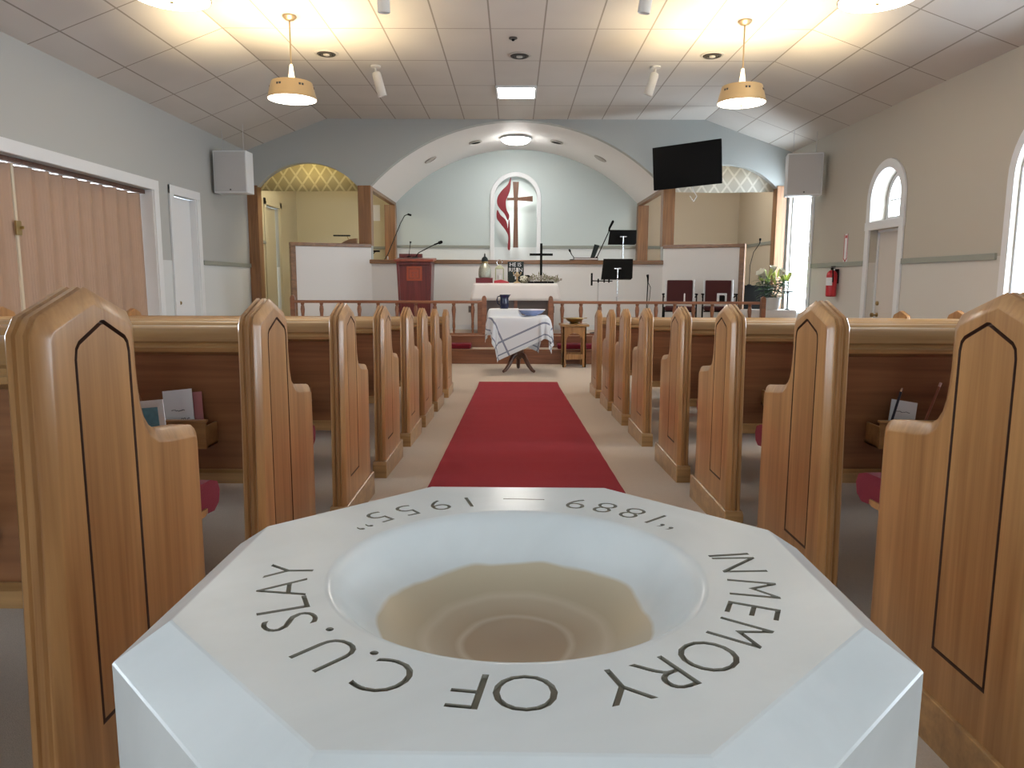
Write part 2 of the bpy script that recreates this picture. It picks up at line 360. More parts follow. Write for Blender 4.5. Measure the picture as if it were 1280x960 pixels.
def thing(name, label, cat, loc=(0, 0, 0), group=None, rotz=0.0):
    o = bpy.data.objects.new(name, None); o.empty_display_size = 0.1; COL.objects.link(o)
    o.location = loc; o.rotation_euler = (0, 0, rotz)
    o['label'] = label; o['category'] = cat
    if group: o['group'] = group
    return o
def tag(o, label, cat, group=None):
    o['label'] = label; o['category'] = cat
    if group: o['group'] = group
    return o
def struct(o):
    o['kind'] = 'structure'; return o
def copy_tree(o, parent=None):
    c = o.copy(); COL.objects.link(c)
    if parent is not None: c.parent = parent
    for ch in list(o.children): copy_tree(ch, c)
    return c
def arc(cx, cz, r, a0, a1, n, rz=None):
    rz = rz or r
    return [(cx + r * math.cos(R(a0 + (a1 - a0) * i / n)), cz + rz * math.sin(R(a0 + (a1 - a0) * i / n))) for i in range(n + 1)]
def offset_loop(pts, d):
    """mitred inset of a closed loop (counter-clockwise: positive d goes inwards)"""
    out = []; k = len(pts)
    area = sum(pts[i][0] * pts[(i + 1) % k][1] - pts[(i + 1) % k][0] * pts[i][1] for i in range(k))
    sg = 1 if area > 0 else -1
    for i in range(k):
        a, b, c = Vector(pts[i - 1]), Vector(pts[i]), Vector(pts[(i + 1) % k])
        e1 = (b - a).normalized(); e2 = (c - b).normalized()
        n1 = Vector((-e1.y, e1.x)) * sg; n2 = Vector((-e2.y, e2.x)) * sg
        nn = n1 + n2
        if nn.length < 1e-6: nn = n1
        nn.normalize(); q = max(0.35, nn.dot(n1))
        out.append(tuple(b + nn * (d / q)))
    return out
def wall_holes(mb, outer, holes, axis, a0, a1, reveal=None):
    """flat wall of polygon outer with holes, a0..a1 thick along axis ('X': points are (y,z), 'Y': points are (x,z))"""
    def P(p, a): return (a, p[0], p[1]) if axis == 'X' else (p[0], a, p[1])
    for a in (a0, a1):
        edges = []
        for lp in [outer] + holes:
            vs = [mb.bm.verts.new(P(p, a)) for p in lp]
            edges += [mb.bm.edges.new((vs[i], vs[(i + 1) % len(vs)])) for i in range(len(vs))]
        bmesh.ops.triangle_fill(mb.bm, edges=edges, use_beauty=True, use_dissolve=False)
    for lp in [outer] + holes:
        A = [mb.bm.verts.new(P(p, a0)) for p in lp]; B = [mb.bm.verts.new(P(p, a1)) for p in lp]; k = len(lp)
        for i in range(k): mb.bm.faces.new((A[i], B[i], B[(i + 1) % k], A[(i + 1) % k]))
    bmesh.ops.remove_doubles(mb.bm, verts=mb.bm.verts, dist=1e-5)
def arch_loop(y0, y1, z0, zs, n=16):
    r = (y1 - y0) / 2
    return [(y0, z0), (y1, z0)] + arc((y0 + y1) / 2, zs, r, 0, 180, n)

def FZ(y): return 0.384 - 0.0427 * y if y < 9 else 0.0      # height of the floor

# ------------------------------------------------------------------ the room
ZC, ZW = 4.152, 3.60             # flat ceiling, wall top
FX0, FX1 = -3.33, 3.38           # folds of the ceiling
TW = 0.28
mb = MB(); mb.prism([(YB, FZ(YB)), (9, 0), (YC, 0), (YC, -.3), (9, -.3), (YB, FZ(YB) - .3)], 'X', XL, XR)
struct(mb.build('floor', 'carpet'))
# ceiling with real tile size in its UV map
def ceiling():
    bm = bmesh.new(); uvl = bm.loops.layers.uv.new('UVMap')
    sl = math.hypot(XL - FX0, ZC - ZW); sr = math.hypot(XR - FX1, ZC - ZW)
    px = [(XL, ZW, -sl), (FX0, ZC, 0.0), (FX1, ZC, FX1 - FX0), (XR, ZW, FX1 - FX0 + sr)]
    ys = [YB, YF]
    for i in range(3):
        (xa, za, ua), (xb, zb, ub) = px[i], px[i + 1]
        q = [((xa, ys[0], za), (ua, ys[0])), ((xa, ys[1], za), (ua, ys[1])), ((xb, ys[1], zb), (ub, ys[1])), ((xb, ys[0], zb), (ub, ys[0]))]
        f = bm.faces.new([bm.verts.new(p[0]) for p in q])
        off = 0.0 if i < 2 else 0.0
        for lp, p in zip(f.loops, q): lp[uvl].uv = (p[1][0] + (0 if i != 2 else 0), p[1][1] - 8.81 + 12.2)
        t = bm.faces.new([bm.verts.new((p[0][0], p[0][1], p[0][2] + .12)) for p in q][::-1])
    me = bpy.data.meshes.new('ceiling'); bm.to_mesh(me); bm.free(); me.materials.append(M['ceiling'])
    o = bpy.data.objects.new('ceiling', me); COL.objects.link(o); return struct(o)
ceiling()
# right wall
holesR = [arch_loop(y0, y1, z0, zs) for y0, y1, z0, zs in RWIN]
DOOR = (9.58, 10.37)
dz0 = 2.02
holesR.append([(DOOR[0], -.02), (DOOR[1], -.02), (DOOR[1], dz0), (DOOR[0], dz0)])
holesR.append(arch_loop(DOOR[0], DOOR[1], 2.13, 2.42))
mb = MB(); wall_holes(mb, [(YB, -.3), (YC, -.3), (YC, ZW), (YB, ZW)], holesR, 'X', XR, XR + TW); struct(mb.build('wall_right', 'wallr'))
# left wall
ACC = (5.2, 9.95); accz = 2.49
holesL = [arch_loop(y0, y1, z0, zs) for y0, y1, z0, zs in LWIN]
holesL.append([(ACC[0], -.1), (ACC[1], -.1), (ACC[1], accz), (ACC[0], accz)])
holesL.append([(10.52, -.02), (11.27, -.02), (11.27, 2.5), (10.52, 2.5)])
holesL.append([(14.35, .43), (15.2, .43), (15.2, 2.75), (14.35, 2.75)])
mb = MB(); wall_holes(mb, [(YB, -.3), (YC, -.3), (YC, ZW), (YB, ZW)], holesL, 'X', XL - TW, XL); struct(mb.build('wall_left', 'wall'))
# rear wall with the entrance
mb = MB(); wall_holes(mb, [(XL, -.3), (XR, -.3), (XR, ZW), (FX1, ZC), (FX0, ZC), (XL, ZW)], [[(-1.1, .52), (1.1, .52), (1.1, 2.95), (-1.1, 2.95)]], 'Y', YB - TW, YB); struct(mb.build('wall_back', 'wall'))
# front wall: one big arch, two side arches
def seg_arch(xa, xb, zs, rise, n):
    h = (xb - xa) / 2; rr = (h * h + rise * rise) / (2 * rise); cz = zs + rise - rr; a = math.degrees(math.asin(h / rr))
    return [((xa + xb) / 2 + rr * math.sin(R(t)), cz + rr * math.cos(R(t))) for t in [a - 2 * a * i / n for i in range(n + 1)]]
AX0, AX1 = -2.585, 2.69; AZ = 3.0; ARISE = 1.132
SL = (-4.62, -2.80); SR = (2.88, 4.72); SZ = 2.966
out = [(XL, -.3), (SL[0], -.3)] + seg_arch(SL[0], SL[1], SZ, .43, 16)[::-1] + [(SL[1], 1.0), (AX0, 1.0)] + seg_arch(AX0, AX1, AZ, ARISE, 32)[::-1] + [(SR[0], 1.0)] + seg_arch(SR[0], SR[1], SZ, .42, 16)[::-1] + [(SR[1], -.3), (XR, -.3), (XR, ZW), (FX1, ZC), (FX0, ZC), (XL, ZW)]
out.insert(out.index((SR[0], 1.0)), (AX1, 1.0))
WF = 0.16
mb = MB(); mb.prism(out, 'Y', YF, YF + WF); struct(mb.build('wall_front', 'front'))
# barrel soffit of the choir
ap = seg_arch(AX0, AX1, AZ, ARISE, 40); ap2 = seg_arch(AX0 - .1, AX1 + .1, AZ, ARISE + .12, 40)
mb = MB(); mb.prism(ap + ap2[::-1], 'Y', YF + WF, YC); o = struct(mb.build('ceiling_arch', 'lowwall', smooth=True))
# choir back wall with niche recess, side-room walls
NX0, NX1, NZ0, NZS = -0.44, 0.50, 1.66, 3.10
mb = MB(); wall_holes(mb, [(AX0 - .15, .3), (AX1 + .15, .3), (AX1 + .15, 4.3), (AX0 - .15, 4.3)], [arch_loop(NX0, NX1, NZ0, NZS, 20)], 'Y', YC, YC + .14)
mb.box(NX0 - .1, NX1 + .1, YC + .14, YC + .2, NZ0 - .1, NZS + .7); struct(mb.build('wall_choir', 'choirwall'))
mb = MB(); mb.box(XL, AX0 - .15, YC, YC + .14, .3, ZW); struct(mb.build('wall_side_room_left', 'cream'))
mb = MB(); mb.box(AX1 + .15, XR, YC, YC + .14, .3, ZW); struct(mb.build('wall_side_room_right', 'cream2'))
mb = MB(); wall_holes(mb, [(YF + WF, .43), (YC, .43), (YC, ZW), (YF + WF, ZW)], [[(14.35, .44), (15.2, .44), (15.2, 2.75), (14.35, 2.75)]], 'X', XL + .001, XL + .03); struct(mb.build('wall_left_inner', 'cream'))
mb = MB(); mb.box(XR - .03, XR - .001, YF + WF, YC, .43, ZW); struct(mb.build('wall_right_inner', 'cream2'))
mb = MB(); mb.box(XL, AX0 - .1, YF + WF, YC, ZW, ZW + .1); mb.box(AX1 + .1, XR, YF + WF, YC, ZW, ZW + .1); struct(mb.build('ceiling_side_rooms', 'cream2'))
# header beams over the side openings of the choir (carry the soffit)
mb = MB(); mb.box(AX0 - .1, AX0, YF + WF, YC, AZ - .06, AZ); mb.box(AX0 - .1, AX0 - .02, YF + WF, YC, AZ, ZW)
mb.box(AX1, AX1 + .1, YF + WF, YC, AZ - .06, AZ); mb.box(AX1 + .02, AX1 + .1, YF + WF, YC, AZ, ZW); struct(mb.build('trim_2', 'trimY'))
# platform: two steps up
SY1, SY2 = 11.62, 11.97
mb = MB(); mb.box(XL, XR, SY1, SY2, 0, .215); mb.box(XL, XR, SY2, YC, 0, .41)
mb.box(XL, XR, SY1 - .02, SY1 + .02, .205, .235); mb.box(XL, XR, SY2 - .02, SY2 + .02, .40, .43); struct(mb.build('chancel_steps', 'step', bevel=.006))
mb = MB(); mb.box(XL, XR, SY1 + .02, SY2 - .001, .215, .234); mb.box(XL, XR, SY2 + .02, YC, .41, .43); struct(mb.build('floor_platform', 'carpet'))
PZ = 0.43

# wooden posts round the openings
def post(x0, x1, y0, y1, z0, z1, n): 
    mb = MB(); mb.box(x0 - .009, x1 + .009, y0, y1, z0, z1); o = mb.build('trim_%d' % n, 'trimZ', bevel=.006); struct(o)
post(-4.79, -4.62, YF - .03, YF + .19, PZ, SZ + .03, 3); post(-2.80, -2.585, YF - .03, YF + .19, 1.94, AZ, 4)
post(2.685, 2.88, YF - .03, YF + .19, 1.94, AZ - .02, 5); post(4.72, 4.88, YF - .03, YF + .19, PZ, SZ + .05, 6)
post(-2.80, -2.585, YC - .22, YC - .002, 1.66, AZ - .06, 7); post(2.69, 2.90, YC - .22, YC - .002, 1.66, AZ - .06, 8)
# low choir wall in the middle and the two taller screens
mb = MB(); mb.box(-2.62, 2.70, YF - .06, YF + .10, PZ, 1.615); struct(mb.build('wall_choir_low', 'lowwall'))
mb = MB(); mb.box(-2.62, 2.70, YF - .10, YF + .14, 1.615, 1.69)
mb.box(-2.82, -2.58, YF + .1, YC - .01, 1.615, 1.665); mb.box(2.68, 2.92, YF + .1, YC - .01, 1.615, 1.665); struct(mb.build('trim_9', 'trimX', bevel=.01))
mb = MB(); mb.box(-2.76, -2.62, YF + .1, YC - .01, PZ, 1.615); mb.box(2.72, 2.86, YF + .1, YC - .01, PZ, 1.615); struct(mb.build('wall_choir_sides', 'lowwall'))
def screen(x0, y0, x1, y1, n):
    d = Vector((x1 - x0, y1 - y0, 0)); L = d.length; a = math.atan2(d.y, d.x)
    m = Matrix.Translation((x0, y0, 0)) @ Matrix.Rotation(a, 4, 'Z')
    mb = MB(); mb.box(0.08, L, -.05, .05, PZ, 1.90, m); struct(mb.build('wall_screen_%s' % n, 'lowwall'))
    mb = MB(); mb.box(0, L, -.075, .075, 1.90, 1.965, m); mb.box(0, .09, -.075, .075, PZ, 1.90, m); struct(mb.build('trim_1%s' % ('0' if n == 'left' else '1'), 'trimX', bevel=.008))
screen(-3.88, 12.85, -2.60, 13.46, 'left'); screen(4.00, 12.85, 2.71, 13.46, 'right')

# wall mouldings
def chair(name, boxes):
    mb = MB()
    for b in boxes: mb.box(*b)
    struct(mb.build(name, 'rail', bevel=.006))
zr = 1.575
chair('trim_12', [(XL, XL + .025, 11.44, YF, zr - .035, zr + .035)])
chair('trim_13', [(XR - .025, XR, 7.62, 9.47, zr - .035, zr + .035), (XR - .025, XR, 10.5, 12.33, zr - .035, zr + .035)])
chair('trim_14', [(AX0 - .1, NX0 - .09, YC - .03, YC, 2.03, 2.09), (NX1 + .09, AX1 + .1, YC - .03, YC, 2.03, 2.09)])
chair('trim_15', [(XL + .03, XL + .055, YF + .25, 14.25, 2.0, 2.06), (XR - .055, XR - .03, YF + .25, YC, 2.03, 2.09), (AX1 + .16, XR - .05, YC - .03, YC, 2.03, 2.09), (XL + .05, AX0 - .2, YC - .03, YC, 2.0, 2.06)])
mb = MB(); mb.box(XL, XL + .02, 11.3, SY1, 0, .13); struct(mb.build('baseboard_left', 'white')); mb = MB(); mb.box(XR - .02, XR, 10.5, SY1, 0, .13); struct(mb.build('baseboard_right', 'white'))
mb = MB(); mb.box(-2.6, 2.68, YF - .075, YF - .06, PZ, PZ + .09); struct(mb.build('baseboard_choir', 'white'))

# arched windows
def arch_window(n, x, s, y0, y1, z0, zs, trimw=.10, depth=None, tracery=True):
    TW = (depth or 0.28)
    """frame sits in the outer part of the wall; s is the direction out of the room"""
    L = arch_loop(y0, y1, z0, zs, 20); Lo = offset_loop(L, -trimw); Li = offset_loop(L, .07 if tracery else .03)
    mb = MB(); wall_holes(mb, Lo, [offset_loop(L, .004)], 'X', x - s * .03, x - s * .002)
    root = struct(mb.build('window_%d' % n, 'white', bevel=.004))
    mb = MB(); wall_holes(mb, offset_loop(L, .003), [Li], 'X', x + s * (TW - .09), x + s * (TW - .03)); mb.build('window_frame', 'white', root, bevel=.004)
    mb = MB(); ym = (y0 + y1) / 2; xx = x + s * (TW - .06); r = (y1 - y0) / 2 - .06
    if tracery: mb.box(xx - .012, xx + .012, ym - .011, ym + .011, z0 + .06, zs + r)
    else: mb.box(xx - .008, xx + .008, y0 + .02, y1 - .02, zs - .008, zs + .008)
    nb = max(1, round((zs - z0) / .42))
    for i in range(1, nb + 1) if tracery else (): 
        z = z0 + (zs - z0) * i / nb; mb.box(xx - .012, xx + .012, y0 + .06, y1 - .06, z - .011, z + .011)
    for sg in (1, -1) if tracery else ():          # gothic tracery in the head
        pts = [(xx, ym + sg * r - sg * 1.0 * r * (1 - math.cos(R(t))), zs + r * math.sin(R(t))) for t in (0, 12, 24, 36, 48, 60)]
        mb.tube(pts, .011, 6)
    mb.build('window_bars', 'white', root)
    mb = MB(); mb.prism(Li, 'X', xx - .003, xx + .003); mb.build('pane', 'glass', root)
    return root
for i, (y0, y1, z0, zs) in enumerate(RWIN): arch_window(i + 1, XR, 1, y0, y1, z0, zs, depth=.12 if i < 2 else None, tracery=i > 1)
for i, (y0, y1, z0, zs) in enumerate(LWIN): arch_window(i + 6, XL, -1, y0, y1, z0, zs)
arch_window(5, XR, 1, DOOR[0], DOOR[1], 2.13, 2.42, trimw=.11)
# side exit door under the arched transom
mb = MB(); mb.box(XR - .03, XR - .002, DOOR[0] - .11, DOOR[0], 0, 2.1); mb.box(XR - .03, XR - .002, DOOR[1], DOOR[1] + .11, 0, 2.1)
mb.box(XR - .035, XR - .002, DOOR[0] - .12, DOOR[1] + .12, 2.02, 2.13); dr = struct(mb.build('door_1', 'white', bevel=.004))
mb = MB(); mb.box(XR + .12, XR + .16, DOOR[0] + .03, DOOR[1] - .03, .01, 1.99); mb.build('door_leaf', plain('beige_door', (0.58, 0.54, 0.50), 0.5), dr)
mb = MB(); mb.box(XR + .10, XR + .2, DOOR[0], DOOR[0] + .03, 0, 2.02); mb.box(XR + .10, XR + .2, DOOR[1] - .03, DOOR[1], 0, 2.02); mb.box(XR + .1, XR + .2, DOOR[0], DOOR[1], 1.99, 2.02); mb.build('door_stop', 'white', dr)
mb = MB(); mb.lathe([(.03, 0), (.03, .01), (.012, .02), (.012, .05), (.03, .06), (.03, .085), (.015, .09)], seg=14, mat=Matrix.Rotation(-PI / 2, 4, 'Y')); mb.build('door_knob', 'brassd', dr, smooth=True, loc=(XR + .12, DOOR[1] - .10, .86))
mb = MB(); mb.lathe([(.03, 0), (.03, .02), (.012, .03)], seg=14, mat=Matrix.Rotation(-PI / 2, 4, 'Y')); mb.build('deadbolt', 'brassd', dr, smooth=True, loc=(XR + .12, DOOR[1] - .10, 1.02))
# white door on the left wall
mb = MB(); mb.box(XL + .002, XL + .03, 10.40, 10.52, 0, 2.62); mb.box(XL + .002, XL + .03, 11.27, 11.39, 0, 2.62); mb.box(XL + .002, XL + .032, 10.40, 11.39, 2.5, 2.62); dl = struct(mb.build('door_2', 'white', bevel=.004))
mb = MB(); mb.box(XL - .12, XL - .08, 10.53, 11.26, .01, 2.49); mb.build('door_leaf', 'white', dl, bevel=.003)
mb = MB(); mb.tube([(XL - .08, 10.6, .98), (XL - .02, 10.6, .98)], .012, 8); mb.ball((XL - .01, 10.6, .98), .028); mb.box(XL - .08, XL - .075, 10.57, 10.63, .9, 1.06); mb.build('door_handle', 'brassd', dl, smooth=True)
# cream door in the left side room
mb = MB(); mb.box(XL + .03, XL + .05, 14.24, 14.35, PZ, 2.87); mb.box(XL + .03, XL + .05, 15.2, 15.31, PZ, 2.87); mb.box(XL + .03, XL + .05, 14.24, 15.31, 2.75, 2.87); d3 = struct(mb.build('door_3', 'cream', bevel=.004))
mb = MB(); mb.box(XL - .1, XL - .06, 14.36, 15.19, PZ + .01, 2.74); mb.build('door_leaf', 'cream', d3)
mb = MB(); mb.ball((XL - .02, 14.46, 1.5), .035); mb.tube([(XL - .06, 14.46, 1.5), (XL - .02, 14.46, 1.5)], .015, 8); mb.build('door_handle', 'brassd', d3, smooth=True)
# rear entrance: glazed double door
mb = MB(); mb.box(-1.2, -1.1, YB + .002, YB + .03, .52, 3.05); mb.box(1.1, 1.2, YB + .002, YB + .03, .52, 3.05); mb.box(-1.2, 1.2, YB + .002, YB + .03, 2.95, 3.05); d4 = struct(mb.build('door_4', 'white'))
for s in (-1, 1):
    mb = MB(); wall_holes(mb, [(min(0, s * 1.1), .53), (max(0, s * 1.1), .53), (max(0, s * 1.1), 2.94), (min(0, s * 1.1), 2.94)], [[(min(s * .22, s * .90), 1.5), (max(s * .22, s * .90), 1.5), (max(s * .22, s * .90), 2.5), (min(s * .22, s * .90), 2.5)]], 'Y', YB - .16, YB - .12); lf = mb.build('door_leaf', 'white', d4)
    mb = MB(); mb.box(min(s * .22, s * .90), max(s * .22, s * .90), YB - .143, YB - .137, 1.5, 2.5); mb.build('pane', 'glass', lf)
# accordion partition
mb = MB(); mb.box(XL + .002, XL + .03, ACC[0] - .13, ACC[0], 0, accz + .13); mb.box(XL + .002, XL + .03, ACC[1], ACC[1] + .13, 0, accz + .13); mb.box(XL + .002, XL + .032, ACC[0] - .13, ACC[1] + .13, accz, accz + .13); mb.box(XL - TW + .01, XL + .01, ACC[1] - .012, ACC[1] + .01, .0, accz); mb.box(XL - TW + .01, XL + .01, 11.258, 11.28, 0, 2.5); struct(mb.build('trim_16', 'white', bevel=.004))
acc = thing('accordion_partition', 'tan pleated accordion curtain partition filling the wide opening in the left wall', 'partition', (XL - .14, 7.4, FZ(7.4)))
def pleats(y0, y1):
    mb = MB(); n = int((y1 - y0) / .028); top = []; bot = []
    rnd = random.Random(3)
    for i in range(n + 1):
        y = y0 + (y1 - y0) * i / n
        w = .030 * math.sin(2 * PI * y / .27 + .5 * math.sin(y * 3)) + .012 * math.sin(2 * PI * y / .71 + 1)
        zb = FZ(y) + .02
        top.append(mb.bm.verts.new((XL - .14 + w * .9, y, accz - .06))); bot.append(mb.bm.verts.new((XL - .14 + w * .3, y, zb)))
    for i in range(n): mb.bm.faces.new((top[i], top[i + 1], bot[i + 1], bot[i]))
    r = bmesh.ops.extrude_face_region(mb.bm, geom=list(mb.bm.faces))
    for g in r['geom']:
        if isinstance(g, bmesh.types.BMVert): g.co.x -= .04
    return mb
def at_acc(o):
    o.location = -Vector(acc.location); return o
at_acc(pleats(5.22, 7.34).build('pleated_curtain', 'curtain', acc, smooth=False)); at_acc(pleats(7.40, 9.93).build('pleated_curtain', 'curtain', acc))
mb = MB(); mb.box(XL - .155, XL - .105, 7.345, 7.38, FZ(7.4) + .01, accz - .06); lp = at_acc(mb.build('lead_post', plain('ivory_post', (0.62, 0.53, 0.40), 0.4), acc, bevel=.004))
mb = MB(); mb.box(XL - .105, XL - .085, 7.32, 7.40, 1.74, 1.88); mb.box(XL - .09, XL - .05, 7.375, 7.39, 1.80, 1.83); mb.build('latch', 'brassd', lp, bevel=.003)
mb = MB(); mb.box(XL - .19, XL - .09, ACC[0] + .01, ACC[1] - .01, accz - .055, accz - .005); at_acc(mb.build('track', 'darkwood', acc))

# arched niche on the choir wall with the lit cross
NL = arch_loop(NX0, NX1, NZ0, NZS, 24)
mb = MB(); wall_holes(mb, offset_loop(NL, -.09), [offset_loop(NL, .006)], 'Y', YC - .035, YC - .002); struct(mb.build('trim_17', 'white', bevel=.012))
cf = thing('cross_and_flame', 'large wooden wall cross wrapped by a red double flame in the lit arched niche', 'cross', (.035, YC - .1, 2.68)); cf.scale = (.915, 1, .915)
cy0, cy1 = -.03, .02
def taper(pts, name, mat, y0, y1, par):
    mb = MB(); mb.prism(pts, 'Y', y0, y1); return mb.build(name, mat, par, bevel=.004)
taper([(-.062, -.70), (.062, -.70), (.045, .10), (.045, .36), (.072, .83), (-.072, .83), (-.045, .36), (-.045, .10)], 'upright', 'crosswood', cy0, cy1, cf)
mb = MB(); mb.prism([(.046, .40), (.40, .375), (.40, .505), (.046, .47)], 'Y', cy0, cy1); mb.prism([(-.21, .40), (-.046, .405), (-.046, .465), (-.21, .46)], 'Y', cy0, cy1); mb.build('crossbar', 'crosswood', cf, bevel=.004)
def spl(pts, n=6):
    """smooth closed curve through points (Catmull-Rom)"""
    out = []; k = len(pts)
    for i in range(k):
        p0, p1, p2, p3 = [Vector(pts[(i + j - 1) % k]) for j in range(4)]
        for t in [q / n for q in range(n)]:
            out.append(tuple(.5 * ((2 * p1) + (p2 - p0) * t + (2 * p0 - 5 * p1 + 4 * p2 - p3) * t * t + (3 * p1 - p0 - 3 * p2 + p3) * t ** 3)))
    return out
fl1 = [(-.12, .93), (-.125, .75), (-.15, .60), (-.225, .42), (-.235, .32), (-.215, .18), (-.155, .05), (-.19, -.06), (-.27, .09), (-.38, .21), (-.445, .33), (-.43, .48), (-.33, .63), (-.20, .76)]
taper(spl(fl1), 'flame', 'flame', -.035, .012, cf)
fl2 = [(-.44, .18), (-.36, .06), (-.25, -.04), (-.205, -.14), (-.19, -.25), (-.175, -.10), (-.15, -.05), (-.135, -.28), (-.13, -.72), (-.19, -.72), (-.18, -.45), (-.24, -.30), (-.38, -.12), (-.455, 0.0)]
taper(spl(fl2), 'flame', 'flame', -.035, .012, cf)
for z in (-.45, .25): mb = MB(); mb.box(-.02, .02, .02, .24, z - .02, z + .02); mb.build('bracket', 'white', cf)
mb = MB(); mb.box(-.30, -.26, .012, .24, .28, .32); mb.build('bracket', 'white', cf); mb = MB(); mb.box(-.20, -.16, .012, .24, -.6, -.56); mb.build('bracket', 'white', cf)
# lamp strips fixed behind the cross
light('niche_lamp', 'AREA', (.035, YC - .065, 2.72), 2.4, (1, .96, .88), .06, 1.3, (0, 1, 0))
light('niche_lamp', 'AREA', (.22, YC - .065, 3.08), .8, (1, .96, .88), .3, .05, (0, 1, 0))
light('niche_lamp', 'AREA', (-.27, YC - .065, 2.85), .8, (1, .93, .9), .1, .9, (0, 1, 0))

# wall outlets
for px, lab in ((-.79, 'dull outlet plate on the choir wall left of the altar'), (.70, 'dull outlet plate on the choir wall right of the altar')):
    o = thing('outlet_plate', lab, 'outlet', (px, YF - .06, .80)); mb = MB(); mb.box(-.04, .04, -.008, 0, -.06, .06); mb.build('cover', 'altarpanel', o, bevel=.003)
    for zz in (.026, -.026): mb = MB(); mb.box(-.016, .016, -.012, -.008, zz - .014, zz + .014); mb.build('socket', 'vent', o)

# ------------------------------------------------------------------ pews
SLOPE = -0.0427
def end_profile():
    p = [(-.185, -.01 - SLOPE * .185), (.412, -.01 + SLOPE * .412), (.400, .12), (.398, .625)]
    p = p[:3] + [(.398, .612), (.395, .627), (.386, .640), (.373, .649), (.357, .653), (.24, .668), (.205, .675), (.182, .688), (.166, .708), (.156, .735), (.151, .768)]
    p += [(.148, .80), (.147, .888), (.128, .915), (0, .960), (-.130, .915), (-.150, .888), (-.158, .60)]
    return p
LANCET = [(-.066, .20), (.112, .20), (.110, .60), (.108, .842), (.104, .861), (.094, .872), (.028, .903), (.018, .903), (-.052, .872), (-.062, .861), (-.066, .842), (-.066, .60)]
def end_panel(s, flip=False):
    """moulded pew end; its aisle face is at x = 0, the thickness runs to x = s * .056 (flip: the decorated face looks the other way)"""
    mb = MB(); bm = mb.bm; P = end_profile()
    layers = [(.030, 0.0), (.026, .0004), (.0235, .0025), (.003, .011), (0, .015), (.005, .018), (.005, .021), (0, .025), (0, .034), (.005, .037), (.005, .040), (0, .043), (0, .051), (.005, .056)]
    X = lambda d: s * ((.056 - d) if flip else d)
    rings = []
    for ins, d in layers:
        L = offset_loop(P, ins) if ins else P
        rings.append([bm.verts.new((X(d), y, z)) for y, z in L])
    for a, b in zip(rings, rings[1:]):
        for k in range(len(P)): bm.faces.new((a[k], b[k], b[(k + 1) % len(P)], a[(k + 1) % len(P)]))
    bm.faces.new(rings[-1])
    g = [[bm.verts.new((X(d), y, z)) for y, z in offset_loop(LANCET, i)] for i, d in ((0, 0), (.003, .0075), (.0055, .0075), (.008, .0005))]
    for a, b in zip(g, g[1:]):
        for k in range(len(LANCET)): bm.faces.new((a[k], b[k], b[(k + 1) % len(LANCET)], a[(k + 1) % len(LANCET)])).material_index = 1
    bm.faces.new(g[-1])
    def ed(l): return [bm.edges.get((l[k], l[(k + 1) % len(l)])) for k in range(len(l))]
    bmesh.ops.triangle_fill(bm, edges=ed(rings[0]) + ed(g[0]), use_beauty=True, use_dissolve=False)
    return mb
PEWL = 3.38
def make_pew(s, label):
    PEWL = 3.50 if s < 0 else 3.38
    t = thing('church_pew', label, 'pew', group='oak pews either side of the aisle')
    X = lambda a, b: (min(s * a, s * b), max(s * a, s * b))
    e = end_panel(s).build('end_panel', 'oakZ', t, smooth=True); e.data.materials.append(M['stain'])
    mb = MB(); pl = [(-.197, -.01 - SLOPE * .197), (.424, -.01 + SLOPE * .424), (.424, .085), (.412, .10), (-.186, .10), (-.197, .085)]
    mb.prism(pl, 'X', *X(-.010, .066)); mb.build('plinth', 'oakX', e, bevel=.003)
    e2 = end_panel(s, True).build('end_panel', 'oakZ', t, smooth=True, loc=(s * (PEWL - .056), 0, 0)); e2.data.materials.append(M['stain'])
    mb = MB(); mb.prism(pl, 'X', *X(-.010, .066)); mb.build('plinth', 'oakX', e2, bevel=.003)
    a, b = .056, PEWL - .056
    mb = MB(); mb.prism([(-.105, .84), (-.02, .43), (.005, .435), (-.08, .845)], 'X', *X(a, b)); bk = mb.build('back', 'backX', t)
    mb = MB()
    rp = [(-.135, .812), (-.115, .806), (-.105, .80), (-.06, .80), (-.045, .815), (-.045, .86), (-.058, .877), (-.085, .884), (-.112, .884), (-.128, .876), (-.136, .860), (-.138, .842), (-.132, .836), (-.132, .830), (-.138, .824)]
    mb.prism(rp, 'X', *X(a, b)); mb.build('top_rail', 'oakX', t, smooth=True)
    mb = MB(); mb.prism([(-.045, .405), (.02, .405), (.02, .437), (-.03, .446), (-.045, .437)], 'X', *X(a, b)); mb.build('bottom_rail', plain_oak, t)
    mb = MB(); mb.prism([(.02, .398), (.52, .385), (.535, .39), (.535, .402), (.02, .418)], 'X', *X(a, b)); mb.build('seat', 'oakX', t)
    mb = MB(); cp = [(.03, .419), (.534, .403), (.545, .385), (.585, .380), (.615, .395), (.625, .425), (.612, .452), (.57, .466), (.50, .47), (.05, .468), (.03, .455)]
    mb.prism(cp, 'X', *X(a + .004, b - .004)); mb.build('cushion', 'cushion', t, smooth=True, bevel=.01)
    mb = MB(); mb.box(*X(PEWL / 2 - .03, PEWL / 2 + .03), .05, .45, -.02, .38); mb.build('centre_support', 'oakZ', t)
    # hymn book rack on the rear of the back
    mb = MB(); xa, xb = s * .16, s * .16 + s * .20; x0, x1 = min(xa, xb), max(xa, xb)
    mb.box(x0, x1, -.150, -.143, .535, .612); mb.box(x0, x1, -.143, -.06, .535, .545); mb.box(x0, x0 + .008, -.143, -.065, .535, .60); mb.box(x1 - .008, x1, -.143, -.065, .535, .60)
    mb.box(x0 - .006, x1 + .006, -.156, -.140, .612, .620); rk = mb.build('book_rack', 'oakX', t, bevel=.002)
    return t
plain_oak = 'oakX'
